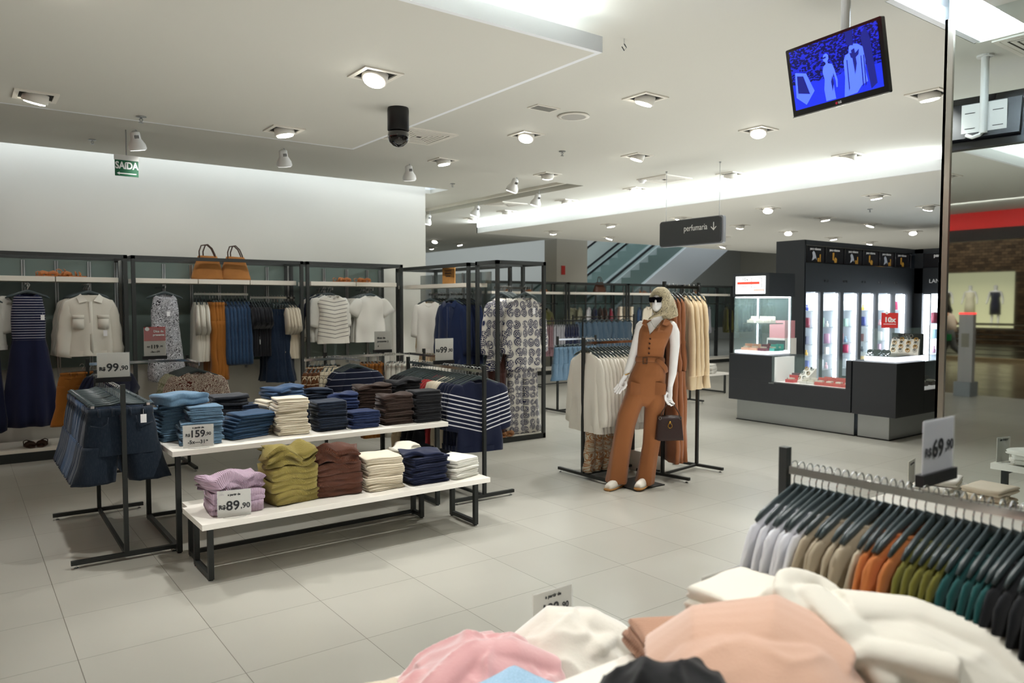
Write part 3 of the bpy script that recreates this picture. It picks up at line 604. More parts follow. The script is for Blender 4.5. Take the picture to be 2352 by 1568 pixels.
HK = {'shirt': MB().tube(hook_pts(-.078), .0022, 6).mesh('hook', m_chrome, True), 'clip': MB().tube(hook_pts(-.1), .0022, 6).mesh('hook', m_chrome, True)}
HC = MB().cbox((-.165, -.014, -.118), (.02, .006, .016)).cbox((.165, -.014, -.118), (.02, .006, .016)).mesh('clip', m_chrome)
NOHOOK = [False]
def hanger(loc, rz, kind, label, group):
    o = place(HM[kind], 'hanger', None, loc, rz, label=label, cat='hanger', group=group)
    place(HK[kind], 'hook', None, (0, 0, 0), 0, o)
    if kind == 'clip': place(HC, 'clip', None, (0, 0, 0), 0, o)
    return o
NAMES = dict(tee='t_shirt', tank='tank_top', shirt='shirt', sweat='sweatshirt', blazer='blazer', denimjacket='denim_jacket', vest='knit_vest', knit='knit_sweater', blouse='blouse', boxy='t_shirt', dress='dress', longdress='dress', jumpsuit='jumpsuit', trousers='trousers', wide='trousers', shorts='shorts', skirt='skirt')
CATS = dict(tee='t-shirt', tank='top', shirt='shirt', sweat='sweatshirt', blazer='blazer', denimjacket='denim jacket', vest='knit vest', knit='sweater', blouse='blouse', boxy='t-shirt', dress='dress', longdress='dress', jumpsuit='jumpsuit', trousers='trousers', wide='trousers', shorts='shorts', skirt='skirt')
TAGM = MB().cbox((0, 0, -.03), (.035, .003, .055)).tube([(0, 0, 0), (0, 0, .03)], .0007, 4).mesh('price_tag', m_tagw)
def hang(kind, m, loc, rz, label, group, place_txt='', v=None, sx=1, tagat=None, hg=True):
    v = random.randrange(3) if v is None else v
    o = place(gmesh(kind, v), NAMES[kind], m, loc, rz, label=label, cat=CATS[kind], group=group)
    o.scale = (sx if isinstance(sx, tuple) else (sx, sx, sx))
    if tagat: place(TAGM, 'price_tag', None, tagat, random.uniform(-.3, .3), o)
    if hg: hanger(loc, rz, 'clip' if kind in ('trousers', 'wide', 'shorts', 'skirt') else 'shirt', short('hanger of the '+label), 'hangers: '+group)
    return o
def short(l):
    w = l.split()
    for d in ('the', 'with', 'its', 'of', 'thin', 'and', 'a'):
        while len(w) > 16 and d in w[1:]: w.pop(len(w)-1-w[::-1].index(d))
    return ' '.join(w)
def row(specs, start, step, rz, where, group, jit=.03, end='from its near end', sx=1, tagx=None, hg=True):
    """specs: list of (kind, material, noun, count)"""
    x, y, z = start
    for kind, m, noun, n in specs:
        for i in range(n):
            lab = f'{noun} {where}, {ordn(i+1)} {end}' if n > 1 else f'{noun} {where}'
            lab = short(lab)
            hang(kind, m, (x, y, z), rz+random.uniform(-jit, jit), lab, group, sx=sx if isinstance(sx, tuple) else sx*random.uniform(.98, 1.02), tagat=tagx if i == 0 and tagx else None, hg=hg)
            x += step[0]*random.uniform(.8, 1.2); y += step[1]*random.uniform(.8, 1.2)
    return x, y
def rack(label, p0, p1, z, foot=.62, mt=None, rails=None, loc=True, split=False, railm=None, top=.03):
    """floor rack: two posts joined by a rail, each post on a floor bar"""
    p0, p1 = Vector((*p0, 0)), Vector((*p1, 0)); u = (p1-p0).normalized(); v = Vector((-u.y, u.x, 0)); mt = mt or m_steel2
    r = empty('clothes_rack', p0, math.atan2(u.y, u.x), label, 'clothes rack', 'steel clothes racks'); L = (p1-p0).length
    for x in (0, L):
        bx(x-.014, -.014, .05, x+.014, .014, z+top).build('post', mt, r)
        bx(x-.015, -foot/2, .025, x+.015, foot/2, .052).build('foot_bar', mt, r)
        for y in (-foot/2+.03, foot/2-.03): MB().lathe([(.014, .0), (.016, .006), (.006, .01), (.006, .026)], c=(x, y, 0), n=10).build('leveller', m_chrome, r)
    bx(.014, -.012, .028, L-.014, .012, .05).build('stretcher', mt, r)
    bx(.014, -.006, z-.034, L-.014, .006, z-.009).build('rail', railm or m_chrome, r)
    return r
def price_sign(loc, rz, w, h, lines, label, holder=True, tall=.03, m=None, acr=True):
    """clear holder with printed card; lines: (text, x, z, size, bold)"""
    r = empty('price_sign', loc, rz, label, 'price sign')
    if holder: bx(-w*.58, -.012, -.034, w*.55, .012, .0).build('holder_base', m_black, r)
    else: MB().tube([(-w*.35, -.02, -.001), (0, -.045, -.001), (w*.35, -.02, -.001)], (.0015), 6).build('wire_foot', m_chrome, r)
    bx(-w/2, -.0012, 0, w/2, .0012, h).build('card', m or m_card, r)
    bx(-w/2-.004, -.004, 0, w/2+.004, -.0022, h+.004).build('acrylic_cover', m_ac, r)
    for t, x, z, s, b in lines: text(t, s, m_ink if not isinstance(b, tuple) else b[0], r, (x, -.0046, z), bold=.0007 if b == 0 or isinstance(b, tuple) else .0016)
    return r
def pl(v, c='90'): return [('R$', -.07, .06, .034, 1), (v, -.006, .066, .078, 1), (','+c, .065, .062, .044, 0)]
# ---------------------------------------------------------------- wall fixtures on the left wall
m_back = mat('grey green glass panel', '#66736d', .22, spec=.6)
m_shelf = mat('cream shelf', '#e3ddcf', .45)
def wall_fixture(x0, x1, y0, y1, label, stds, z=2.24, zb=.95, shelf=None, back=m_back, bars=(), base=True):
    r = empty('wall_fixture', (0, 0, 0), 0, label, 'wall fixture', 'steel wall fixtures')
    for x in (x0+.02, x1-.02):
        for y in (y0+.02, y1-.02): bx(x-.02, y-.02, 0, x+.02, y+.02, z).build('post', m_steel, r)
    bx(x0, y0, z-.04, x1, y0+.04, z).build('top_rail', m_steel, r); bx(x0, y1-.04, z-.04, x1, y1, z).build('top_rail', m_steel, r)
    for x in (x0, x1-.04): bx(x, y0+.04, z-.04, x+.04, y1-.04, z).build('top_rail', m_steel, r)
    if back: bx(x0+.04, y1-.03, zb, x1-.04, y1-.01, z-.04).build('back_panel', back, r)
    for x in stds: MB().box(x-.018, y1-.055, zb-.1, x-.004, y1-.03, z-.06).box(x+.004, y1-.055, zb-.1, x+.018, y1-.03, z-.06).build('slotted_upright', m_alu, r)
    if shelf:
        for a, b in shelf: bx(a, y0+.1, 1.93, b, y1-.06, 1.985).build('shelf', m_shelf, r, bevel=.002)
    if base:
        bx(x0, y0, .0, x1, y1, .1).build('base', m_steel2, r); bx(x0+.01, y0+.01, .1, x1-.01, y1-.01, .135).build('base_shelf', m_shelf, r)
    return r
wall_fixture(-.2, 1.58, 9.47, 10.1, 'wall fixture with striped dress at the left edge', [.1, .45-.16, .62, .94, 1.27, 1.55], shelf=[(-.15, .88), (.89, 1.5)])
wall_fixture(1.62, 3.64, 9.47, 10.1, 'wall fixture with two tan bags on top', [2.08, 2.4, 2.74, 3.07, 3.36], shelf=[(1.68, 2.36), (2.37, 2.98), (2.99, 3.58)])
wall_fixture(3.68, 5.09, 9.47, 10.1, 'wall fixture with striped vest at the end of the left wall', [4.16, 4.5, 4.82, 5.02], shelf=[(3.78, 4.42), (4.43, 5.04)])
def arm(x, y0, y1, z, label):
    MB().box(x-.006, y0, z-.03, x+.006, y1, z-.006).cyl((x, y0, z-.01), (x, y0, z+.012), .006).build('garment_hook', m_chrome, label=label, cat='hanging arm', group='chrome arms on the wall fixtures')
def hrail(x0, x1, y, z, y1, label):
    r = empty('hanging_rail', (0, 0, 0), 0, label, 'hanging rail')
    bx(x0, y-.006, z-.034, x1, y+.006, z-.008).build('rail', m_chrome, r)
    for x in (x0+.1, x1-.1): bx(x-.006, y+.006, z-.03, x+.006, y1, z-.012).build('bracket', m_chrome, r)
# cloth colours
k_navystripe = fabric('navy fine stripe knit', '#1a1c3a', 'stripe', '#b9b9c4', .027, .18, -.62, -.13)
k_navydress = fabric('navy dress cloth', '#12162e')
def dress_mat():
    m = fabric('navy striped dress', '#151a35', 'stripe', '#c9c9d0', .027, .16, -.6, -.12); return m
k_white = fabric('white cotton', '#dad8cf', var=.03); k_cream = fabric('cream cotton', '#d5cbb6', var=.05); k_offw = fabric('off white linen', '#d2cdbf', var=.04)
k_bpw = fabric('black and white swirl print', '#17171c', 'paisley', '#cfd0d4', scale=9, duty=.62)
k_orange = fabric('orange twill', '#9c6226'); k_denim = fabric('mid blue denim', '#26405e', 'denim'); k_denimd = fabric('dark blue denim', '#122338', 'denim'); k_denimf = fabric('front dark denim', '#16222f', 'denim')
k_black = fabric('black cotton', '#15161b'); k_lblue = fabric('light blue denim', '#56738a', 'denim', var=.06); k_navy = fabric('navy cotton', '#151d38')
k_vest = fabric('white knit black stripes', '#dcd8cc', 'stripe', '#1e1e22', .047, .13, -.62, -.13, angle=-.18)
k_brown = fabric('brown cotton', '#3a261c'); k_rust = fabric('rust twill', '#865434', var=.08); k_beige = fabric('beige linen', '#cbb795', var=.06)
hx = 9.4
for x, l in ((.62, 'chrome arm carrying the striped dresses'), (1.2, 'chrome arm carrying the white denim-style jackets'), (1.98, 'chrome arm carrying the swirl print dress'), (4.05, 'chrome arm carrying the striped knit vests'), (4.64, 'chrome arm carrying the plain white t-shirts'), (.18, 'chrome arm cut by the left edge of the wall')):
    arm(x, 9.5, 10.05, 1.9, l)
for i in range(3):
    hang('dress', dress_mat(), (.62+.008*i, 9.53+.07*i, 1.9), rad(-3+4*i), ['navy bubble-hem dress with white striped bodice, front one', 'second striped bodice dress behind the front one', 'rearmost striped bodice dress'][i], 'striped bodice dresses', v=i, tagat=(.13, -.07, -.33) if i == 0 else None)
hang('knit', k_white, (.22, 9.6, 1.9), .2, 'white long sleeve top cut by the left edge', 'tops at the left edge', v=1); hang('longdress', k_navydress, (.2, 9.52, 1.85), .1, 'plain navy dress cut by the left edge', 'dresses at the left edge', v=1, sx=(1, 1, 1.35))
for i in range(4):
    hang('denimjacket', k_offw, (1.2-.012*i, 9.53+.06*i, 1.9), rad(3-5*i), ['cream button-up jacket on the wall, front one', 'second cream button-up jacket', 'third cream button-up jacket', 'rearmost cream button-up jacket'][i], 'cream jackets on the wall', v=i % 3, sx=(1.12, 1, 1.2), tagat=(.12, -.08, -.42) if i == 0 else None)
hang('longdress', k_bpw, (1.98, 9.55, 1.9), 0, 'black and white swirl print dress with deep v neck', 'swirl print dresses', v=0, tagat=(.02, -.08, -.3)); hang('longdress', k_bpw, (2.0, 9.64, 1.9), .1, 'second swirl print dress behind the first', 'swirl print dresses', v=1)
hrail(2.36, 3.02, 9.78, 1.83, 10.05, 'chrome rail carrying white tops and denim jackets'); hrail(3.03, 3.62, 9.74, 1.79, 10.05, 'chrome rail carrying black tops and denim skirts')
wh = 'on the wall rail'
row([('boxy', k_offw, 'off-white short sleeve top', 4)], (2.38, 9.78, 1.83), (.04, 0), PI/2-.12, wh+' left of the orange trousers', 'off-white tops left of the orange trousers', end='from the left', sx=(1, 1, 1.25))
row([('wide', k_orange, 'orange trousers', 4)], (2.55, 9.78, 1.83), (.038, 0), PI/2, wh, 'orange trousers on the wall rail', end='from the left', sx=(1, 1, .95))
row([('denimjacket', k_denim, 'blue denim jacket', 7)], (2.72, 9.78, 1.83), (.045, 0), PI/2-.1, wh, 'blue denim jackets on the wall rail', end='from the left', sx=(1, 1, 1.35), tagx=(0, -.1, -.5))
row([('tee', k_black, 'black t-shirt', 7)], (3.04, 9.74, 1.79), (.032, 0), PI/2-.1, wh, 'black t-shirts on the wall rail', end='from the left', sx=(1, 1, 1.1), tagx=(-.2, -.06, -.5))
row([('skirt', k_denimd, 'long dark denim skirt', 6)], (3.28, 9.74, 1.79), (.035, 0), PI/2, wh, 'long denim skirts on the wall rail', end='from the left', sx=(1, 1, 1.3))
row([('boxy', k_cream, 'cream short sleeve top', 5)], (3.46, 9.74, 1.79), (.035, 0), PI/2-.1, wh+' right of the denim skirts', 'cream tops right of the denim skirts', end='from the left', sx=(1, 1, 1.2))
for i in range(5):
    hang('knit' if i == 0 else 'shirt', (k_white, k_white, k_navy, k_white, k_navy)[i], (4.03-.02*i, 9.54+.05*i, 1.9), rad(2-6*i), ['white long sleeve shirt under the striped knit vest', 'white shirt behind the striped knit vest', 'navy shirt behind the striped knit vest', 'second white shirt behind the striped vest', 'rear navy shirt behind the striped vest'][i], 'shirts behind the striped vest', v=i % 3)
hang('vest', k_vest, (4.05, 9.49, 1.9), 0, 'cream knit vest with thin black stripes', 'striped vests', v=0, sx=1.12, hg=False)
for i in range(5):
    hang('tee', k_white if i < 4 else k_orange, (4.62-.012*i, 9.54+.055*i, 1.9), rad(-2-3*i), f'plain white t-shirt on the wall, {ordn(i+1)} from the front' if i < 4 else 'orange t-shirt behind the plain white ones', 'plain t-shirts on the wall', v=i % 3, sx=1.06)
# sandals and bags on the high shelves
m_tan = mat('tan leather', '#a4622c', .5, bump=(60, .2)); m_suede = mat('tan suede', '#a06a35', .9, var=.18, vscale=9, bump=(200, .4)); m_dkbr = mat('dark brown leather', '#3a2314', .45)
def sandal(x, y, z, rz, lab, heel=0, m=m_tan):
    r = empty('sandal', (x, y, z), rz, lab, 'sandal', 'tan sandals')
    a = MB(); rs = []
    for j in range(9):
        f = j/8; w = .035*(.75+.5*math.sin(f*PI*.9)); yy = -.11+.22*f; zz = .012+heel*max(0, (f-.45)/.55)**1.2
        rs.append([(-w, yy, zz), (w, yy, zz), (w, yy, zz-.012), (-w, yy, zz-.012)])
    a.rings(rs).build('sole', m, r, smooth=False)
    for f, h in ((-.05, .045), (-.01, .05)): MB().tube([(-.038, f, .012), (-.03, f, h*.8), (0, f+.01, h), (.03, f, h*.8), (.038, f, .012)], [(.006, .02)]*5, 8).build('strap', m, r, smooth=True)
    if heel: MB().tube([(0, .085, heel), (0, .095, 0)], [.022, .018], 10).build('heel', m, r, smooth=True)
    MB().tube([(-.03, .08, heel+.01), (-.03, .1, heel+.05), (0, .11, heel+.06), (.03, .1, heel+.05), (.03, .08, heel+.01)], [(.003, .006)]*5, 6).build('ankle_strap', m, r, smooth=True)
for i, (x, rz, h) in enumerate([(.78, .3, 0), (.88, -.2, 0), (.99, .5, .03), (1.09, 1.3, .03), (4.25, .4, 0), (4.35, -.2, 0), (4.55, .2, 0), (4.66, -.5, 0)]):
    sandal(x, 9.72, 1.986, rz, 'tan sandal on the high shelf, '+['leftmost above the striped dress', 'second above the striped dress', 'third, angled above the white jacket', 'rightmost lying above the white jacket', 'leftmost above the striped vest', 'second above the striped vest', 'third, above the white t-shirt', 'rightmost above the white t-shirt'][i], h)
for i, (x, rz) in enumerate([(.3, .2), (.42, -.3)]): sandal(x+.3, 9.62, .137, rz, ['left', 'right'][i]+' brown sandal on the floor plinth under the striped dress', 0, m_dkbr)
def tote(x, y, z, lab, m=m_suede, w=.19, h=.29):
    r = empty('tote_bag', (x, y, z), rad(random.uniform(-5, 5)), lab, 'bag', 'tan tote bags on the wall fixture')
    rs = []
    for j in range(12):
        f = j/11; ww = w*(1-.42*f**1.3); tt = .075*(1-.6*f); q = []
        for i in range(28):
            th = 2*PI*i/28; c_, s_ = math.cos(th), math.sin(th)
            q.append((ww*math.copysign(abs(c_)**.6, c_)+nz(f*4, i*.3, x)*.008, tt*math.copysign(abs(s_)**.7, s_)+nz(f*5, i*.2, x+4)*.014, h*f+nz(i*.2, x, f)*.01))
        rs.append(q)
    MB().rings(rs).build('body', m, r, smooth=True)
    for yy in (-.025, .03):
        MB().tube([(-.07+yy, yy, h-.06), (-.075+yy, yy, h+.05), (-.05+yy, yy, h+.12), (0, yy, h+.135), (.05, yy, h+.09), (.085, yy, h+.01), (.08, yy, h-.06)], [(.003, .009)]*7, 6).build('handle', m_dkbr, r, smooth=True)
tote(2.5, 9.66, 1.986, 'left tan suede tote bag on the wall fixture'); tote(2.83, 9.66, 1.986, 'right tan suede tote bag on the wall fixture')

# ---------------------------------------------------------------- display tables
def leg_loop(x, y0, y1, z, r, m=m_steel2):
    for y in (y0, y1): bx(x-.016, y-.016, .012, x+.016, y+.016, z).build('leg', m, r); MB().lathe([(.016, 0), (.016, .006), (.006, .012)], c=(x, y, 0), n=10).build('leveller', m_chrome, r)
    bx(x-.015, y0+.016, .015, x+.015, y1-.016, .045).build('leg_bar', m, r)
def table(x0, y0, x1, y1, z, label, lx=None, ly=None, th=.036, edge=None, st=True):
    r = empty('display_table', (0, 0, 0), 0, label, 'table', 'white display tables')
    bx(x0, y0, z-th, x1, y1, z).build('tabletop', m_white, r, bevel=.002)
    lx = lx or (x0+.06, x1-.06); ly = ly or (y0+.08, y1-.06)
    for x in lx: leg_loop(x, ly[0], ly[1], z-th, r)
    bx(lx[0]+.016, ly[1]-.012, z-th-.03, lx[1]-.016, ly[1]+.012, z-th).build('apron_bar', m_steel2, r)
    if st: bx(lx[0]+.015, ly[1]-.012, .017, lx[1]-.015, ly[1]+.012, .043).build('stretcher', m_steel2, r)
    return r
table(1.12, 5.28, 3.25, 6.42, .71, 'tall white table stacked with folded jeans', lx=(1.17, 3.19), ly=(5.36, 6.36))
table(1.13, 4.6, 3.2, 5.08, .38, 'low white table with pink and lime sweaters', lx=(1.2, 3.13), ly=(4.7, 5.03), st=False)
table(1.17, 5.1, 2.98, 5.27, .37, 'low white table half under the jeans table', lx=(1.22, 2.9), ly=(5.12, 5.25))
FM = {}
def fold_mesh(w, d, h, lay, seed, amp):
    key = (w, d, h, lay, seed, amp)
    if key in FM: return FM[key]
    prof = []
    K = 5
    for l in range(lay):                                     # front edge: one bulge per layer
        for k in range(K):
            a = -PI/2+PI*(k+.5)/K; prof.append((-d/2+.012*1.0-.012*math.cos(a)*1.0, h*(l+.5)/lay+h/lay/2*math.sin(a)*.96, 1))
    prof += [(-d/2+d*f, h, 0) for f in (.1, .25, .45, .65, .85, .95)]
    for l in range(lay-1, -1, -1):
        for k in range(K): a = PI/2-PI*(k+.5)/K; prof.append((d/2-.012+.012*math.cos(a), h*(l+.5)/lay+h/lay/2*math.sin(a)*.96, 1))
    prof += [(d/2-d*f, 0, 0) for f in (.05, .15, .35, .6, .8, .92)]
    rs = []; N = 17
    for j in range(N):
        f = j/(N-1); x = -w/2+w*f; e = min(f, 1-f)*(N-1); pin = {0: .82, 1: .95}.get(int(round(e)), 1); r = []
        for y, z, b in prof:
            dz = nz(x*7+seed*5, y*7, seed)*amp; dy = nz(x*11+seed, z*40, seed*2)*amp*.7
            r.append((x+nz(y*9, z*50+seed, 3)*amp*.5, (y+dy)*(1-(1-pin)*.15), h/2+(z-h/2)*pin+dz*(.3+.7*z/h)))
        rs.append(r)
    FM[key] = MB().rings(rs).mesh('folded', m_white, True); return FM[key]
def stack(name, cat, noun, where, x, y, z, n, w, d, h, m, rz=0, lay=2, amp=.009, jit=.012, jr=.075, lean=(0, 0), mess=0, group=None, step=None):
    for i in range(n):
        top = mess and i == n-1
        me = fold_mesh(w, d, h*(1.15 if not top else 1.5), lay, random.randrange(3), amp*(1 if not top else 4))
        lab = f'{noun} {where}, '+(f'{ordn(i+1)} from the bottom' if i < n-1 else 'topmost of its stack') if n > 1 else f'{noun} {where}'
        place(me, name, m, (x+lean[0]*i+random.uniform(-jit, jit), y+lean[1]*i+random.uniform(-jit, jit), z+(step or h)*i+.0015), rz+random.uniform(-jr, jr)*(1 if not top else 4), label=lab, cat=cat, group=group or f'{noun} {where}')
    return z+h*n
J = lambda noun, where, x, y, n, m, rz=0, w=.24, d=.2, h=.025, **k: stack('folded_jeans', 'folded jeans', noun, where, x, y, k.pop('z', .711), n, w, d, h, m, rz, **k)
k_sblk = fabric('grey black denim', '#23262c', 'denim'); k_jblue = fabric('jeans blue', '#24405c', 'denim'); k_jnavy = fabric('jeans navy', '#131f30', 'denim'); k_jroyal = fabric('jeans royal', '#16264a', 'denim'); k_jbrown = fabric('jeans brown', '#2f2019', 'denim', var=.15); k_jblack = fabric('jeans black', '#121317', var=.1); k_jcream = fabric('jeans cream', '#d3cab6', var=.04)
J('light blue jeans', 'behind the 159 price sign', 1.36, 5.52, 6, k_lblue, -.1, w=.27); J('light blue jeans', 'at the left end of the jeans table', 1.26, 5.78, 10, k_lblue, .15, w=.26, mess=1)
J('light blue jeans', 'on top beside the striped pile', 1.38, 5.54, 4, k_lblue, -.05, w=.22, z=.711+.155)
J('rumpled light blue jeans', 'crowning the left pile', 1.27, 5.68, 1, k_lblue, .3, w=.3, d=.26, h=.07, z=.711+.26, amp=.02)
J('charcoal jeans', 'in the tall sideways pile', 1.66, 5.92, 11, k_sblk, 1.5, w=.24, d=.26, amp=.012, jr=.12)
J('mid blue jeans', 'in the leaning pile by the cream stack', 1.66, 5.6, 7, k_jblue, .25, w=.3, d=.24, lean=(.012, -.004), amp=.01); J('dark blue jeans', 'behind the leaning blue pile', 1.84, 5.85, 8, k_denimd, .1, amp=.01)
J('cream jeans', 'in the front cream stack', 2.0, 5.52, 12, k_jcream, -.05, w=.23, d=.2, h=.0225); J('cream jeans', 'in the rear cream stack', 1.97, 5.78, 9, k_jcream, .3, w=.25, h=.026)
J('blue jeans', 'lying on the rear cream stack', 2.05, 5.8, 3, k_denim, .25, w=.27, d=.22, h=.025, z=.711+.235, mess=1)
J('dark navy jeans', 'in the stack right of the cream jeans', 2.3, 5.52, 9, k_jnavy, 0, w=.23); J('dark navy jeans', 'in the tall rear pile', 2.3, 5.85, 11, k_jnavy, .2, w=.28, mess=1)
J('royal navy jeans', 'in the short stack left of brown', 2.57, 5.49, 5, k_jroyal, .02, w=.23); J('royal navy jeans', 'in the rear pile left of brown', 2.52, 5.78, 9, k_jroyal, -.2, w=.25, mess=1)
J('dark brown trousers', 'in the front brown stack', 2.86, 5.49, 9, k_jbrown, 0, w=.25, mess=1); J('dark brown trousers', 'in the rear brown pile', 2.82, 5.8, 11, k_jbrown, -.15, w=.29, amp=.01, mess=1)
J('black trousers', 'in the front black stack at the right end', 3.12, 5.46, 9, k_jblack, 0, w=.23, h=.028); J('black trousers', 'in the rear black pile', 3.1, 5.8, 12, k_jblack, .2, w=.28, amp=.012, mess=1)
G = lambda noun, where, x, y, n, m, **k: stack(k.pop('nm', 'folded_sweater'), k.pop('ct', 'folded sweater'), noun, where, x, y, .381, n, k.pop('w', .29), k.pop('d', .27), k.pop('h', .035), m, k.pop('rz', 0), **k)
k_pinkk = fabric('lilac pink rib knit', '#cdb2c6', 'rib', scale=36, var=.05); k_limek = fabric('lime chunky knit', '#a3934c', 'knit', scale=75, var=.12); k_rustk = fabric('rust chunky knit', '#623826', 'knit', scale=75, var=.25)
G('lilac ribbed sweater', 'on the low table', 1.38, 4.86, 3, k_pinkk, lay=2, amp=.02, h=.065, w=.31, mess=1)
G('lime green chunky sweater', 'on the low table', 1.74, 4.87, 4, k_limek, lay=2, amp=.022, h=.078, w=.31, rz=.1, mess=1)
G('rust brown chunky sweater', 'on the low table', 2.07, 4.87, 4, k_rustk, lay=2, amp=.02, h=.072, w=.31, rz=-.05, mess=1)
G('cream folded top', 'in the rumpled stack on the low table', 2.4, 4.85, 13, k_cream, lay=2, amp=.01, h=.0175, w=.27, nm='folded_t_shirt', ct='folded top', jr=.12)
G('navy folded top', 'in the leaning stack on the low table', 2.74, 4.83, 12, k_navy, lay=2, amp=.01, h=.0175, w=.29, nm='folded_t_shirt', ct='folded top', jr=.12, mess=1)
G('white folded top', 'at the right end of the low table', 3.03, 4.83, 9, k_white, lay=2, amp=.008, h=.0155, w=.25, nm='folded_t_shirt', ct='folded top', jr=.1, rz=.3)
stack('folded_t_shirt', 'folded top', 'white folded top', 'on the table half under the jeans table', 2.78, 5.17, .372, 10, .26, .15, .02, k_offw, .4, amp=.012, jr=.2, mess=1)
apd = [('a partir de', 0, .134, .017, 0)]
price_sign((1.3, 5.34, .713), -.15, .19, .15, apd+[('R$', -.066, .085, .026, 0), ('159', -.006, .09, .066, 1), (',90', .062, .088, .03, 0), ('-5x---31', -.012, .036, .034, 0), (',98', .052, .042, .012, 0)], 'price sign reading 159,90 in front of the light blue jeans', holder=False)
price_sign((1.34, 4.68, .383), -.2, .19, .16, apd+[('R$', -.07, .06, .035, 1), ('89', -.008, .064, .08, 1), (',90', .064, .06, .046, 0)], 'price sign reading 89,90 in front of the lilac sweaters', holder=False)

# ---------------------------------------------------------------- floor racks around the jeans table
rack('steel rack of denim shorts, left foreground', (.86, 5.43), (.88, 6.76), 1.13, .64)
row([('shorts', k_denimf, 'very dark denim shorts', 1), ('shorts', k_denimd, 'dark denim shorts', 4), ('shorts', k_denim, 'blue denim shorts', 6), ('shorts', k_denimd, 'inky denim shorts', 8)], (.86, 5.53, 1.13), (.0, .06), 0, 'on the rack left of the jeans table', 'denim shorts on the left rack', sx=(1.02, 1.15, 1.02), tagx=(.12, -.08, -.17), end='of them from the near post')
price_sign((.88, 5.9, 1.17), -.05, .2, .17, pl('99'), 'price sign reading 99,90 above the denim shorts rack')
rack('steel rack behind the denim shorts carrying printed blouses', (1.0, 8.2), (1.9, 8.2), 1.13, .6)
bx(1.84, 7.5, 1.1, 1.852, 8.19, 1.125).build('garment_hook', m_chrome, label='chrome arm carrying the printed blouses behind the jeans', cat='hanging arm')
k_leafw = fabric('white green leaf print', '#c9c9b4', 'paisley', '#6d7552', scale=10, duty=.75); k_mar = fabric('maroon and white print', '#5a2a22', 'paisley', '#d4cabb', scale=9, duty=.7)
row([('blouse', k_mar, 'maroon and white printed blouse', 3), ('blouse', k_leafw, 'pale green leaf print blouse', 6)], (1.845, 7.55, 1.13), (0, .05), -.2, 'behind the light blue jeans', 'printed blouses behind the jeans', sx=1.0, end='from the front')
row([('tee', k_navydress, 'navy top', 4)], (1.12, 8.2, 1.13), (.05, 0), PI/2-.8, 'behind the 99,90 sign', 'navy tops behind the price sign', end='from the left')
row([('wide', k_orange, 'orange trousers', 2)], (.96, 8.25, 1.1), (.06, 0), .3, 'left of the denim shorts rack', 'orange trousers by the left rack', end='from the left', sx=(1, 1, .5))
price_sign((1.6, 8.2, 1.165), 0, .2, .28, [('R$', -.06, .09, .022, 0), ('119', -.005, .09, .05, 1), (',90', .058, .094, .024, 0), ('-3x---39', 0, .04, .026, 0)], 'red and grey Dica de presente price sign reading 119,90', m=m_card)
sg = bpy.data.objects[-1]
r_ = [o for o in bpy.data.objects if o.get('label', '').startswith('red and grey')][0]
bx(-.1, -.0035, .15, .1, -.002, .29).build('red_panel', mat('sign red', '#b3202a', .5), r_)
text('Dica de', .03, m_tagw, r_, (.035, -.0048, .245), bold=.001); text('presente', .03, m_tagw, r_, (.035, -.0048, .21), bold=.001); MB().lathe([(.02, 0), (.02, -.003)], c=(-.07, -.004, .27), n=16, ax='y').build('heart_badge', m_tagw, r_)
# rack of striped tees and white shorts
rack('steel rack of striped t-shirts and clipped shorts behind the jeans', (3.15, 7.6), (4.35, 7.6), 1.14, .9)
for x, l in ((3.24, 'chrome arm carrying the navy striped t-shirts'), (4.15, 'chrome arm carrying the clipped white shorts')): bx(x-.006, 6.95, 1.11, x+.006, 7.59, 1.135).build('garment_hook', m_chrome, label=l, cat='hanging arm')
k_nst = fabric('navy wide stripe jersey', '#10172e', 'stripe', '#b8bcc6', .062, .07, -.65, -.12)
k_brc = fabric('brown grid print', '#5a3417', 'check', '#c9b99c', .075, .09); k_crc = fabric('cream grid print', '#cfc5ae', 'check', '#4a4038', .075, .07)
row([('tee', k_nst, 'navy t-shirt with thin white stripes', 4)], (3.24, 7.0, 1.14), (0, .06), 0, 'behind the dark jeans', 'navy striped t-shirts', end='from the front')
row([('shirt', k_brc, 'brown grid print shirt', 4), ('shirt', k_crc, 'cream grid print shirt', 3)], (2.86, 7.3, 1.14), (.045, .0), .9, 'left of the navy striped t-shirts', 'grid print shirts', end='from the left')
bx(2.8, 7.29, 1.11, 3.22, 7.302, 1.135).build('garment_hook', m_chrome, label='chrome arm carrying the brown grid print shirts', cat='hanging arm')
row([('trousers', k_orange, 'tan orange trousers', 5)], (3.6, 7.6, 1.14), (.045, 0), 1.2, 'right of the navy striped t-shirts', 'tan orange trousers', end='from the left', sx=(1, 1, .8))
row([('trousers', k_white, 'white trousers', 5)], (3.86, 7.5, 1.14), (.045, -.03), 1.0, 'right of the tan orange trousers', 'white trousers mid rack', end='from the left', sx=(1, 1, .8))
row([('shorts', k_white, 'white clipped shorts', 4)], (4.15, 7.0, 1.14), (0, .06), .0, 'left of the colour-sorted tops', 'white shorts mid rack', end='from the front')
price_sign((3.8, 7.55, 1.18), -.1, .19, .2, [('dicas de', -.02, .13, .03, 0), ('presente ;)', .0, .092, .03, 0), ('#', -.055, .04, .022, 0)], 'grey sign reading dicas de presente on the middle rack')
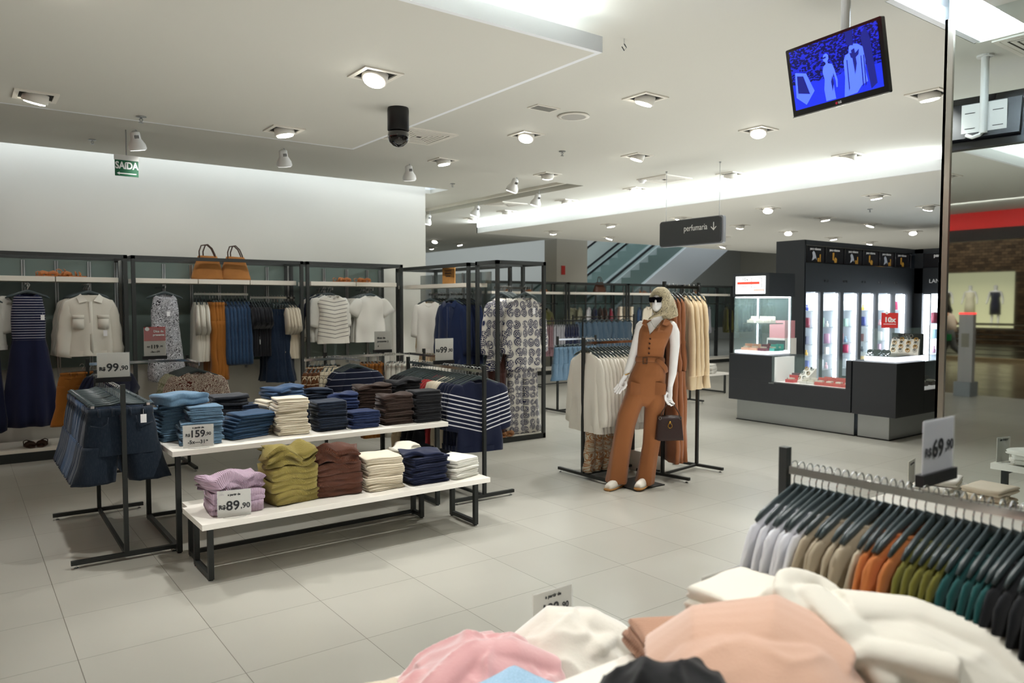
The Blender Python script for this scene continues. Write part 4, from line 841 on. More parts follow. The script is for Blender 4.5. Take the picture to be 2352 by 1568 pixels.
# rack of colour-sorted tops, striped knit in front
rack('steel rack of colour-sorted tops right of the jeans table', (3.61, 5.28), (3.61, 6.62), 1.13, .62)
k_nks = fabric('navy knit white stripes', '#10172f', 'stripe', '#ccccd0', .036, .27, -.55, -.26, angle=-.25)
k_red = fabric('red cotton', '#8c2224'); k_green = fabric('bottle green cotton', '#1c3a33'); k_dblue = fabric('dark blue cotton', '#1b2f4a')
row([('knit', k_nks, 'navy knit sweater with white stripes', 5), ('knit', k_cream, 'cream knit sweater', 4), ('tee', k_red, 'red top', 3), ('tee', k_green, 'bottle green top', 3), ('tee', k_dblue, 'dark blue top', 3), ('tee', k_black, 'black top', 5)], (3.61, 5.36, 1.13), (0, .052), -.2, 'right of the jeans table', 'colour-sorted tops', end='from the near post', sx=(1.0, 1, 1.02))
row([('trousers', k_black, 'black trousers', 3), ('trousers', k_beige, 'beige trousers', 2)], (3.5, 6.0, .66), (0, .1), .1, 'low under the colour-sorted tops', 'trousers under the sorted tops', end='from the front', sx=(.9, 1, .58))
price_sign((3.62, 5.95, 1.165), 0, .19, .2, [('R$', -.07, .09, .034, 1), ('99', -.008, .094, .076, 1), (',90', .064, .09, .042, 0)], 'price sign reading 99,90 on the colour-sorted rack')

# ---------------------------------------------------------------- steel gondola beyond the wall end
def boxframe(x0, y0, x1, y1, z, label, base=True, panel=None):
    r = empty('display_gondola', (0, 0, 0), 0, label, 'display gondola')
    for x in (x0+.02, x1-.02):
        for y in (y0+.02, y1-.02): bx(x-.02, y-.02, .0, x+.02, y+.02, z).build('post', m_steel, r)
    for y in (y0, y1-.04): bx(x0, y, z-.045, x1, y+.04, z).build('top_rail', m_steel, r)
    for x in (x0, x1-.04): bx(x, y0+.04, z-.045, x+.04, y1-.04, z).build('top_rail', m_steel, r)
    if base: bx(x0, y0, .0, x1, y1, .06).build('base', m_steel2, r); bx(x0+.03, y0+.03, .06, x1-.03, y1-.03, .068).build('base_shelf', m_white, r)
    return r
g1 = boxframe(5.2, 7.33, 5.95, 7.8, 2.21, 'steel gondola end with patterned blouses')
g2 = boxframe(5.12, 7.84, 5.8, 9.75, 2.2, 'steel gondola side with navy blazers and cork sign')
bx(5.5, 7.9, .3, 5.52, 9.7, 2.1).build('back_panel', mat('clear grey glass', '#5a6764', .1, alpha=.5), g2)
for y in (8.1, 8.5, 8.9, 9.3): bx(5.46, y-.015, .3, 5.49, y+.015, 2.1).build('slotted_upright', m_alu, g2)
bx(5.14, 7.9, 1.9, 5.45, 9.7, 1.95).build('shelf', m_shelf, g2)
r = empty('cork_sign', (5.2, 8.42, 1.952), -PI/2+.1, 'brown cork sign standing on the gondola shelf', 'sign'); bx(-.13, -.008, 0, .13, .008, .25).build('board', mat('cork', '#a8783c', .85, var=.3, vscale=25), r)
for i, t in enumerate(('Tendencia', 'Alfaiataria', 'Talento')): text(t, .036, m_ink, r, (-.01, -.0095, .17-.035*i), bold=.0008)
for y, l in ((8.86, 'white shirts'), (8.3, 'navy blazers')): bx(5.15, y-.006, 1.8, 5.48, y+.006, 1.825).build('garment_hook', m_chrome, label='chrome gondola arm carrying the '+l, cat='hanging arm')
for i in range(6): hang('knit' if i == 0 else 'blazer', k_white if i < 1 else k_beige, (5.17+.05*i, 8.86, 1.83), -PI/2+.5-.05*i, ['white tie-front blouse on the gondola', 'beige jacket behind the white blouse', 'second beige jacket behind the white blouse', 'third beige jacket behind the white blouse', 'fourth beige jacket behind the white blouse', 'rear beige jacket on the gondola'][i], 'beige jackets on the gondola', sx=(1, 1, 1.15))
for i in range(6): hang('blazer', fabric('navy suiting', '#152343'), (5.17+.05*i, 8.32-.02*i, 1.83), -PI/2+.35-.06*i, f'navy blazer on the gondola, {ordn(i+1)} from the front', 'navy blazers on the gondola', sx=(1, 1, 1.12))
k_med = fabric('navy medallion print', '#cfccc4', 'print', '#262a4a', scale=12)
bx(5.3, 7.54, 1.87, 5.86, 7.552, 1.9).build('hanging_rail', m_chrome, label='chrome rail inside the gondola end', cat='hanging rail')
row([('blouse', k_med, 'medallion print blouse', 8)], (5.38, 7.5, 1.9), (.032, .012), .25, 'on the gondola end', 'medallion print blouses', end='from the left', sx=(1.18, 1, 1.42), tagx=(.1, -.08, -.2))
hang('blouse', k_med, (5.66, 7.38, 1.9), .05, 'front medallion print blouse on the gondola end', 'medallion print blouses', v=1, sx=(1.2, 1, 1.42), tagat=(.07, -.07, -.18))
hang('wide', k_med, (5.68, 7.46, 1.2), 0, 'medallion print trousers below the matching blouse', 'medallion print trousers', v=0, sx=(.98, 1, 1.0), hg=False)
row([('wide', fabric('dark maroon cloth', '#3a1d18'), 'dark maroon trousers', 4)], (5.28, 7.55, 1.2), (.05, 0), .9, 'low in the gondola end', 'maroon trousers in the gondola', end='from the left', sx=(.8, 1, .95))
for i, (x, rz) in enumerate([(5.34, -.5), (5.46, -.8)]): sandal(x, 7.42, .07, rz, ['left', 'right'][i]+' tan heeled sandal on the gondola base', .07, mat('light tan leather', '#a8764e', .4))
# ---------------------------------------------------------------- mannequin in a rust jumpsuit
def solid(mb, vox, sm=3, cut=None, name='solid'):
    """voxel-remesh overlapping closed shapes into one continuous surface, optionally with another shape cut away"""
    me = mb.mesh('tmp', m_white, True); o = bpy.data.objects.new('tmp', me); C.objects.link(o)
    r = o.modifiers.new('r', 'REMESH'); r.mode = 'VOXEL'; r.voxel_size = vox; r.use_smooth_shade = True
    if sm: q = o.modifiers.new('s', 'SMOOTH'); q.iterations = sm; q.factor = .5
    c = None
    if cut:
        c = bpy.data.objects.new('tmpc', cut.mesh('tmpc', m_white)); C.objects.link(c)
        b = o.modifiers.new('b', 'BOOLEAN'); b.operation = 'DIFFERENCE'; b.object = c; b.solver = 'EXACT'
    dg = bpy.context.evaluated_depsgraph_get(); dg.update(); out = bpy.data.meshes.new_from_object(o.evaluated_get(dg)); out.name = name
    for x in (o, c):
        if x: bpy.data.objects.remove(x, do_unlink=True)
    for p in out.polygons: p.use_smooth = True
    out.materials.clear(); out.materials.append(m_white)
    return out
def ell(mb, c, r, n=20, M=None):
    rs = []
    for j in range(1, n//2):
        a = PI*j/(n//2); rs.append([(c[0]+r[0]*math.sin(a)*math.cos(2*PI*i/n), c[1]+r[1]*math.sin(a)*math.sin(2*PI*i/n), c[2]+r[2]*math.cos(a)) for i in range(n)])
    if M is not None: rs = [[tuple(M @ Vector(p)) for p in q] for q in rs]
    return mb.rings(rs)
def slabs(mb, rows, n=24, p=.85, fold=0, seed=0):
    """rows: (cx, cy, z, hw, hd)"""
    rs = []; N = len(rows)
    for k, (cx, cy, z, hw, hd) in enumerate(rows):
        q = []
        for i in range(n):
            th = 2*PI*i/n; c, s_ = math.cos(th), math.sin(th); d = 1+fold*(k/(N-1))*math.sin(5*th+seed+z*3)
            q.append((cx+hw*d*math.copysign(abs(c)**p, c), cy+hd*d*math.copysign(abs(s_)**p, s_)+nz(cx*9+seed, z*8, th)*.008, z))
        rs.append(q)
    return mb.rings(rs)
man = empty('mannequin', (4.961, 4.927, 0), -YAW, 'white mannequin in rust brown sleeveless jumpsuit, headscarf and sunglasses', 'mannequin')
m_skin = mat('glossy white mannequin', '#e9e8e6', .18, coat=.4)
b = MB()
slabs(b, [(.212, 0, 1.15, .095, .07), (.215, 0, 1.25, .11, .08), (.235, -.005, 1.36, .13, .095), (.26, 0, 1.44, .14, .09), (.275, .01, 1.5, .12, .065), (.275, .01, 1.54, .06, .05), (.272, .0, 1.58, .045, .047), (.28, -.005, 1.65, .042, .045)])
ell(b, (.29, -.01, 1.715), (.072, .088, .108)); ell(b, (.262, -.055, 1.665), (.045, .045, .055)); ell(b, (.243, -.092, 1.705), (.012, .018, .024)); ell(b, (.245, -.083, 1.668), (.018, .013, .009))
b.tube([(.385, .01, 1.525), (.395, .01, 1.51), (.41, .01, 1.48), (.435, .0, 1.42), (.442, 0, 1.3), (.43, -.01, 1.17), (.415, -.04, 1.05), (.392, -.06, .95), (.388, -.062, .925)], [.015, .04, .052, .05, .045, .04, .037, .026, .024], 16)
b.tube([(.152, .01, 1.525), (.145, .01, 1.51), (.13, .01, 1.48), (.11, .02, 1.4), (.085, .03, 1.3), (.052, .03, 1.18), (.02, .0, 1.1), (-.01, -.03, 1.045), (-.018, -.035, 1.03)], [.015, .038, .05, .045, .042, .038, .034, .025, .023], 16)
place(solid(b, .007), 'body', m_skin, (0, 0, 0), 0, man)
def hand_mesh(M, curl):
    h = MB(); h.tube([(0, 0, .02), (0, 0, -.01), (0, 0, -.05), (0, -.003, -.085)], [(.024, .02), (.028, .017), (.04, .016), (.038, .013)], 14)
    for k, (x, L) in enumerate(((-.029, .076), (-.01, .088), (.01, .082), (.028, .064))):
        pts = [(x*.9, 0, -.075)]; a = .1
        for sgm in range(3):
            a += curl; p = pts[-1]; l = L*(.45, .3, .25)[sgm]; pts.append((p[0]+x*.08, p[1]-math.sin(a)*l, p[2]-math.cos(a)*l))
        h.tube(pts, [.0105, .0098, .009, .0075], 10)
    h.tube([(-.028, -.002, -.03), (-.05, -.012, -.055), (-.055, -.025, -.08), (-.05, -.032, -.1)], [.012, .012, .0105, .008], 10)
    h.v = [tuple(M @ Vector(v)) for v in h.v]; return solid(h, .0035, 2)
place(hand_mesh(Matrix.Translation((.386, -.062, .91)) @ Matrix.Rotation(rad(8), 4, 'Y') @ Matrix.Rotation(rad(30), 4, 'Z') @ Matrix.Scale(1.12, 4), .42), 'hand', m_skin, (0, 0, 0), 0, man)
place(hand_mesh(Matrix.Translation((-.025, -.04, 1.015)) @ Matrix.Rotation(rad(24), 4, 'Y') @ Matrix.Rotation(rad(-40), 4, 'Z') @ Matrix.Scale(1.1, 4) @ Matrix.Scale(-1, 4, (1, 0, 0)), .16), 'hand', m_skin, (0, 0, 0), 0, man)
k_suit = fabric('rust jumpsuit twill', '#8a5732', var=.07)
j = MB()
slabs(j, [(.17, 0, .745, .03, .05), (.172, 0, .775, .08, .08), (.176, 0, .84, .17, .112), (.176, 0, .93, .178, .115), (.195, 0, 1.03, .165, .11), (.212, 0, 1.12, .14, .095), (.214, 0, 1.17, .124, .084), (.214, 0, 1.2, .122, .082), (.222, 0, 1.28, .128, .09), (.24, -.01, 1.37, .142, .107), (.256, -.01, 1.43, .152, .106), (.27, 0, 1.485, .155, .085), (.277, .01, 1.515, .13, .065), (.28, .015, 1.54, .075, .055)])
slabs(j, [(.1, 0, .97, .085, .1), (.085, 0, .87, .092, .106), (.055, 0, .77, .098, .102), (.015, 0, .67, .098, .095), (-.01, 0, .56, .09, .085), (-.037, -.01, .42, .088, .085), (-.065, -.02, .25, .09, .1), (-.085, -.03, .1, .096, .115), (-.092, -.03, .04, .1, .12)], fold=.08)
slabs(j, [(.255, 0, .97, .085, .1), (.265, 0, .87, .09, .105), (.262, 0, .77, .091, .1), (.253, 0, .67, .088, .095), (.245, 0, .54, .086, .085), (.228, -.01, .4, .078, .085), (.2, -.02, .25, .078, .1), (.175, -.03, .1, .082, .115), (.163, -.03, .03, .085, .12)], fold=.08, seed=2)
for x0, x1, z, d in ((.06, .18, .9, -.118), (.21, .33, 1.0, -.115)): pass
cut = MB(); cut.add([(.168, -.3, 1.56), (.335, -.3, 1.56), (.188, -.3, 1.405), (.168, -.02, 1.56), (.335, -.02, 1.56), (.188, -.02, 1.405)], [(0, 1, 2), (3, 5, 4), (0, 3, 4, 1), (1, 4, 5, 2), (2, 5, 3, 0)])
ju = place(solid(j, .007, 3, cut), 'jumpsuit', k_suit, (0, 0, 0), 0, man)
k_suit2 = fabric('rust seam shade', '#80502e', var=.07)
a = MB(); a.tube([(.214+.13*math.cos(t), .09*math.sin(t), 1.17+.012*math.cos(t+2)) for t in [2*PI*i/32 for i in range(32)]], [(.024, .006)]*32, 8, closed=True); a.build('belt', k_suit2, ju, smooth=True)
a = MB(); a.tube([(.25, -.1, 1.175), (.3, -.105, 1.15), (.34, -.09, 1.1), (.352, -.07, 1.06)], [(.02, .004), (.022, .005), (.02, .005), (.016, .004)], 8); a.build('belt_tail', k_suit2, ju, smooth=True)
a = MB(); [a.cbox(c_, d_) for c_, d_ in (((.15, -.098, 1.197), (.04, .008, .006)), ((.15, -.098, 1.143), (.04, .008, .006)), ((.132, -.097, 1.17), (.006, .008, .06)), ((.168, -.098, 1.17), (.006, .008, .06)))]; a.build('buckle', m_dkbr, ju)
for i, (x, z) in enumerate(((.192, 1.37), (.188, 1.325), (.186, 1.28), (.186, 1.235))): MB().lathe([(.009, 0), (.009, -.006), (.0, -.007)], c=(x, -.112+.008*(i), z), n=12, ax='y').build('button', mat('dark horn button', '#3a1d10', .3), ju)
for s, x, z, w in ((-1, .02, .93, .09), (1, .24, .93, .1)): MB().rings([[(x+w*u, -.108-.012*math.sin(PI*u), z+.05-.02*u) for u in (0, .25, .5, .75, 1)], [(x+w*u, -.11-.014*math.sin(PI*u), z-.07) for u in (0, .25, .5, .75, 1)]], cap=False, closed=False).build('patch_pocket', k_suit2, ju, smooth=True)
for pts in ([(.17, -.08, 1.54), (.155, -.095, 1.5), (.165, -.1, 1.475), (.12, -.09, 1.505), (.14, -.06, 1.545)], [(.33, -.07, 1.55), (.305, -.09, 1.5), (.345, -.09, 1.485), (.385, -.06, 1.52), (.36, -.03, 1.55)]):
    MB().rings([[tuple(p) for p in pts], [(p[0], p[1]-.008, p[2]) for p in pts]]).build('collar_flap', k_suit, ju)
k_scarf = fabric('cream paisley scarf', '#2b2520', 'paisley', '#b9ad8e', scale=14, duty=.42, var=.04)
sc = MB(); ell(sc, (.308, .008, 1.722), (.104, .12, .124)); ell(sc, (.295, -.02, 1.63), (.07, .08, .06))
sc.tube([(.33, .02, 1.72), (.355, .03, 1.66), (.375, .03, 1.6), (.395, .02, 1.545)], [(.09, .1), (.085, .1), (.075, .1), (.04, .085)], 16); sc.tube([(.33, -.07, 1.62), (.29, -.09, 1.595), (.24, -.1, 1.58)], [.03, .022, .016], 10); ell(sc, (.235, -.1, 1.58), (.02, .02, .018)); sc.tube([(.235, -.1, 1.58), (.2, -.11, 1.56), (.175, -.1, 1.545)], [.012, .014, .006], 8)
ct = MB(); d = Vector((-.52, -.85, 0)).normalized(); Mx = Matrix.Translation((.29+d.x*.075, -.0+d.y*.085, 1.71)) @ Matrix.Rotation(math.atan2(d.y, d.x), 4, 'Z'); ell(ct, (0, 0, -.022), (.1, .056, .08), 24, Mx)
place(solid(sc, .006, 3, ct), 'headscarf', k_scarf, (0, 0, 0), 0, man)
g = MB(); fc = Vector((.29, -.01, 1.722)); lat = Vector((-d.y, d.x, 0))*-1
for s in (-1, 1):
    p = fc+d*.098+Vector((.85, -.52, 0))*.031*s
    Mg = Matrix.Translation(p) @ Matrix.Rotation(math.atan2(-.52, .85), 4, 'Z'); ps = [(-.03, .022), (.032, .027), (.034, 0), (.022, -.024), (-.02, -.024), (-.03, -.006)]
    g.rings([[tuple(Mg @ Vector((x, -.003, z))) for x, z in ps], [tuple(Mg @ Vector((x, .004, z))) for x, z in ps]])
    q = fc+Vector((.85, -.52, 0))*.066*s; g.tube([p+Vector((.85, -.52, 0))*.026*s+Vector((0, 0, .012)), q+d*.07+Vector((0, 0, .01)), q+d*.0], .0035, 6)
g.tube([fc+d*.102+Vector((-.006, .004, .006)), fc+d*.102+Vector((.006, -.004, .006))], .004, 6); g.build('sunglasses', mat('black sunglasses', '#0b0b10', .08, coat=1), man)
MB().tube([(.2, -.09, 1.53), (.225, -.112, 1.48), (.26, -.115, 1.475), (.3, -.08, 1.53)], .0015, 5).lathe([(.006, .01), (.008, 0), (.0, -.008)], c=(.24, -.117, 1.465), n=8).build('necklace', mat('silver', '#c8c8c4', .2, 1), man)
MB().tube([(-.012+.03*math.cos(t), -.034+.028*math.sin(t), 1.04+.01*math.cos(t)) for t in [2*PI*i/20 for i in range(20)]], .005, 6, closed=True).build('bracelet', mat('gold', '#d9a54a', .2, 1), man)
for x, y, rz in ((-.12, -.11, rad(-38)), (.135, -.12, rad(-30))):
    sh = empty('sneaker', (x, y, .012 if x > 0 else 0), rz, parent=man)
    rows = [(-.13, .025, .03), (-.12, .037, .042), (-.07, .045, .055), (0, .04, .065), (.06, .036, .085), (.1, .034, .09), (.12, .028, .085)]
    MB().rings([[(w*math.copysign(abs(math.cos(t))**.8, math.cos(t)), yy, .022+(hh)*max(0, math.sin(t))) for t in [2*PI*i/16 for i in range(16)]] for yy, w, hh in rows]).build('upper', mat('white leather', '#e6e0d4', .5), sh, smooth=True)
    MB().rings([[(w*1.12*math.copysign(abs(math.cos(t))**.7, math.cos(t)), yy*1.04, .012+.013*math.sin(t)) for t in [2*PI*i/12 for i in range(12)]] for yy, w, hh in rows]).build('sole', mat('gum rubber', '#b58246', .6), sh, smooth=True)
pb = bx(-.19, -.19, 0, .19, .19, .01); pb.build('base_plate', mat('black metal plate', '#1b1a19', .35, .4), man, loc=(.098, .051, 0), rz=YAW)
# handbag in her hand
hb = empty('handbag', (4.961, 4.927, 0), -YAW, 'dark brown handbag with gold ring held by the mannequin', 'handbag')
rs = []
for k in range(10):
    f = k/9; w = .128-.022*f; t = .062*(1-.45*f**2); zz = .45+.215*f; rs.append([(.375+w*math.copysign(abs(math.cos(a))**.35, math.cos(a)), -.1+t*math.copysign(abs(math.sin(a))**.45, math.sin(a))*(1+.08*math.sin(3*a)), zz+.004*math.sin(4*a)) for a in [2*PI*i/32 for i in range(32)]])
MB().rings(rs).build('body', mat('brown grained leather', '#2c1c19', .42, bump=(150, .3)), hb, smooth=True)
MB().tube([(.285, -.13, .64), (.3, -.125, .7), (.345, -.11, .765), (.38, -.1, .785), (.415, -.11, .765), (.455, -.125, .7), (.47, -.13, .64)], .006, 8).build('handle', m_dkbr, hb, smooth=True)
MB().tube([(.37+.018*math.cos(t), -.166, .585+.022*math.sin(t)) for t in [2*PI*i/20 for i in range(20)]], .0035, 6, closed=True).lathe([(.012, 0), (.01, -.01), (0, -.012)], c=(.37, -.158, .615), n=12, ax='y').build('gold_ring', mat('gold', '#d9a54a'), hb, smooth=True)
a = MB(); [a.tube([(x+.01*math.cos(t), -.135, .65+.014*math.sin(t)) for t in [2*PI*i/14 for i in range(14)]], .003, 5, closed=True) for x in (.285, .47)]; a.build('handle_rings', m_chrome, hb)

# ---------------------------------------------------------------- racks around the mannequin
rack('steel rack of white shirts left of the mannequin', (4.84, 5.39), (5.52, 5.39), 1.33, .72)
k_shw = fabric('ivory voile', '#d6d2c6', var=.03); k_opr = fabric('orange blue print', '#b9b09a', 'paisley', '#9a6a44', scale=2.2, duty=.72)
row([('shirt', k_shw, 'ivory roll-sleeve shirt', 13)], (4.89, 5.4, 1.33), (.045, .0), PI/2-.1, 'left of the mannequin', 'ivory shirts left of the mannequin', end='from the near post', sx=(1.05, 1, 1.22))
row([('wide', k_opr, 'orange and beige printed trousers', 5)], (5.02, 5.46, .68), (.1, 0), PI/2-.9, 'under the ivory shirts', 'printed trousers under the ivory shirts', end='from the left', sx=(.9, 1, .54), hg=False)
rack('tall steel rack of rust jumpsuits behind the mannequin', (5.46, 4.93), (6.07, 5.02), 1.87, .6)
row([('jumpsuit', k_rust, 'rust brown sleeveless jumpsuit', 3)], (5.55, 4.95, 1.87), (.07, .01), PI/2-.5, 'on the tall rack', 'rust jumpsuits', end='from the left', sx=(1.05, 1, 1.14), tagx=(.12, -.06, -.42))
row([('blazer', k_beige, 'beige blazer', 4)], (5.82, 4.99, 1.87), (.07, .01), PI/2-.55, 'on the tall rack behind the mannequin', 'beige blazers', end='from the left', sx=(1.12, 1, 1.24))
r = empty('shoe_riser', (5.62, 5.3, 0), 0, 'white display block on the floor behind the mannequin', 'display block'); bx(-.12, -.12, 0, .12, .12, .2).build('block', m_white, r); sandal(5.6, 5.26, .2, -.9, 'beige flat sandal on the white block behind the mannequin', 0, m_tan)
# ---------------------------------------------------------------- middle distance racks
rack('steel rack of washed denim shorts', (7.46, 8.9), (8.25, 8.9), 1.16, .6)
k_wash = fabric('washed light denim', '#40586a', 'denim', var=.2)
row([('shorts', k_wash, 'washed denim shorts', 8)], (7.5, 8.9, 1.16), (.09, 0), PI/2-1.1, 'right of the medallion blouses', 'washed denim shorts', end='from the left', sx=(1.05, 1, 1.05))
rack('steel rack of mixed tops beyond the denim shorts', (9.35, 12.0), (10.75, 12.0), 1.36, .7)
k_mauve = fabric('mauve cotton', '#6a5054'); k_grey = fabric('grey melange', '#8b8b90'); 
row([('tee', k_black, 'black top', 4), ('knit', k_mauve, 'mauve sweater', 5), ('knit', k_grey, 'grey sweater', 5), ('tee', k_navy, 'navy top', 6)], (9.42, 12.0, 1.36), (.06, 0), PI/2-.7, 'on the mid shop rack', 'tops on the mid shop rack', end='from the left', sx=1.05)
rack('steel rack of light denim tops', (11.0, 12.6), (12.9, 12.6), 1.42, .7)
k_ltop = fabric('light denim top', '#374b5b', 'denim')
row([('tank', k_ltop, 'light denim sleeveless top', 10)], (11.1, 12.5, 1.42), (.17, 0), .15, 'facing the camera', 'light denim tops', end='from the left', sx=1.2)
rack('steel rack of mixed trousers near the ivory shirts', (8.9, 8.6), (10.2, 8.6), 1.3, .6)
row([('trousers', k_beige, 'beige trousers', 5), ('trousers', k_denim, 'blue trousers', 3)], (8.6+.4, 8.6, 1.3), (.1, 0), .9, 'behind the ivory shirts', 'trousers behind the ivory shirts', end='from the left', sx=(1, 1, .9))
table(10.4, 8.9, 11.7, 9.8, .4, 'low white table of folded clothes beside the perfume kiosk')
for i, (x, m_) in enumerate(((10.6, k_beige), (10.95, k_cream), (11.3, k_white))): stack('folded_trousers', 'folded trousers', ('beige', 'cream', 'white')[i]+' folded trousers', 'on the low table by the kiosk', x, 9.1, .402, 4, .28, .25, .04, m_, .2*i)
rack('steel rack of cream garments left of the kiosk', (11.6, 11.2), (13.4, 11.2), 1.3, .6)
row([('shirt', k_cream, 'cream shirt', 9), ('shirt', k_beige, 'beige shirt', 8)], (11.7, 11.2, 1.3), (.1, 0), .9, 'left of the perfume kiosk', 'shirts left of the perfume kiosk', end='from the left')
# ---------------------------------------------------------------- far fixtures
m_fglass = mat('far glass panel', '#4a5f5c', .1, alpha=.55)
X = 9.6
fars = [(9.55, 11.95), (12.0, 14.0), (14.05, 16.1), (16.15, 18.3), (18.35, 20.5), (20.55, 22.7)]
FN = ['behind the gondola', 'left of centre with the brown bag', 'behind the mannequin head', 'left of the kiosk', 'behind the kiosk screen', 'at the far right']
for (x0, x1), nme in zip(fars, FN):
    wall_fixture(x0, x1, 13.9, 14.5, 'far wall fixture '+nme, [x0+.35*i for i in range(1, int((x1-x0)/.35)+1)], z=2.22, zb=1.0, shelf=[(x0+.05, x1-.05)], back=m_fglass)
    hrail(x0+.1, x1-.1, 14.15, 1.72, 14.45, 'chrome rail of the far fixture '+nme)
tote(13.2, 14.1, 1.986, 'dark brown leather bag on the far fixture shelf', mat('brown leather', '#4a2c1e', .35), .22, .26)
for i, x in enumerate((10.3, 10.9, 11.4, 14.8, 15.2, 17.0)): sandal(x, 14.1, 1.986, .3*i, 'tan sandal on the far fixture shelf, '+ordn(i+1)+' from the left', .03 if i % 2 else 0)
k_olive = fabric('olive cotton', '#4a4a22'); k_camo = fabric('olive leaf print', '#4c5238', 'paisley', '#a8a48e', scale=12, duty=.85); k_wine = fabric('wine red cotton', '#6e1428'); k_flw = fabric('white floral', '#c6c5c2', 'paisley', '#4c5068', scale=12, duty=.9)
F = [('knit', k_brown, 11.15, 1.62, 0, 'dark brown sweater on the far fixture', 1.5), ('blazer', k_olive, 11.25, 1.72, .1, 'olive jacket behind the brown sweater', 1.5), ('denimjacket', k_camo, 12.3, 1.7, .2, 'olive leaf print jacket, first on the far rail', 1.1), ('denimjacket', k_camo, 12.55, 1.7, .7, 'second olive leaf print jacket', 1.1), ('shirt', k_flw, 12.85, 1.7, .7, 'white floral shirt on the far rail', 1.1), ('blouse', k_navy, 13.05, 1.7, 1.0, 'navy blouse on the far rail', 1.1), ('blouse', k_brown, 13.25, 1.7, 1.0, 'dark brown blouse on the far rail', 1.1), ('blouse', k_brown, 13.4, 1.7, 1.0, 'second dark brown blouse on the far rail', 1.1), ('knit', k_wine, 13.62, 1.7, .8, 'wine red puff sleeve top on the far rail', 1.2),
     ('wide', k_cream, 13.95, 1.75, .9, 'cream trousers, first of the far row', 1), ('wide', k_cream, 14.15, 1.75, .9, 'cream trousers, second of the far row', 1), ('wide', k_cream, 14.35, 1.75, .9, 'cream trousers, third of the far row', 1), ('denimjacket', k_denim, 14.65, 1.7, .7, 'blue denim jacket on the far rail', 1.15), ('shirt', k_cream, 15.0, 1.72, .3, 'cream jacket, first behind the mannequin head', 1.1), ('shirt', k_cream, 15.3, 1.72, .1, 'cream jacket, second behind the mannequin head', 1.1), ('shirt', k_cream, 15.6, 1.72, .2, 'cream jacket, third behind the mannequin head', 1.1)]
for kd, m_, x, z, rz, lb, s_ in F: hang(kd, m_, (x, 14.12-(.15 if 'sweater' in lb else 0), z), rz, lb, 'garments on the far fixtures', sx=s_)
for i in range(12): hang('shirt', (k_cream, k_grey, k_olive, k_navy)[i//3], (16.4+.22*i+(.6 if i > 5 else 0), 14.12, 1.72), .8, ('cream', 'grey', 'olive', 'navy')[i//3]+' shirt of the far right rail, '+ordn(i % 3+1)+' of its colour', 'garments on the far fixtures', sx=1.2)
for i in range(4): hang('knit', k_olive, (20.4+.12*i, 14.1-.02*i, 1.8), .1*i, 'olive green sweater left of the kiosk, '+ordn(i+1)+' from the left', 'olive sweaters', sx=(1.5, 1, 1.45))
row([('shirt', k_black, 'black shirt', 5), ('shirt', k_navy, 'dark navy shirt', 5)], (9.7, 14.1, 1.72), (.13, 0), .9, 'on the far fixture behind the gondola', 'dark shirts behind the gondola', end='from the left', sx=(1, 1, 1.5))
# escalators behind the far fixtures
esc = lambda y0, lab: empty('escalator', (0, y0, 0), 0, lab, 'escalator', 'pair of escalators')
SL = .62; m_trd = mat('escalator step', '#3d4244', .4, .6); m_clad = mat('white escalator cladding', '#d3d6d8', .4); m_eg = mat('escalator glass', '#a8c4be', .05, alpha=.25)
for y0, lab in ((15.6, 'near escalator with white side cladding'), (17.4, 'far escalator rising behind the near one')):
    e = esc(y0, lab); zb = lambda x: 2.28+(x-16.23)*SL-.1
    for yy in (.0, 1.35):
        P_ = [(9.5, zb(9.5)), (22, zb(22)), (22, zb(22)-1.25), (9.5, zb(9.5)-1.25)]
        MB().rings([[(x, yy, z) for x, z in P_], [(x, yy+.14, z) for x, z in P_]]).build('cladding', m_clad, e)
        P_ = [(9.5, zb(9.5)+.85), (22, zb(22)+.85), (22, zb(22)), (9.5, zb(9.5))]
        MB().rings([[(x, yy+.06, z) for x, z in P_], [(x, yy+.075, z) for x, z in P_]]).build('glass_balustrade', m_eg, e)
        MB().tube([(9.5, yy+.07, zb(9.5)+.88), (22, yy+.07, zb(22)+.88)], .035, 8).build('handrail', m_black, e)
    a = MB()
    for k in range(30): x = 9.6+.4*k; a.box(x, .14, zb(x)-.25, x+.4, 1.35, zb(x)-.02)
    a.build('steps', m_trd, e)
r = empty('column_cladding', (0, 0, 0)); bpy.data.objects.remove(r)
bx(12.45, 14.9, 0, 13.5, 15.4, 5.9).build('pillar_beige', mat('beige pillar', '#b9b4a6', .8), kind='structure')
bx(12.6, 14.88, 2.45, 12.72, 14.9, 2.68).build('fire_notice', mat('notice red', '#c03028', .5), label='small red fire notice on the beige pillar by the escalator', cat='notice')
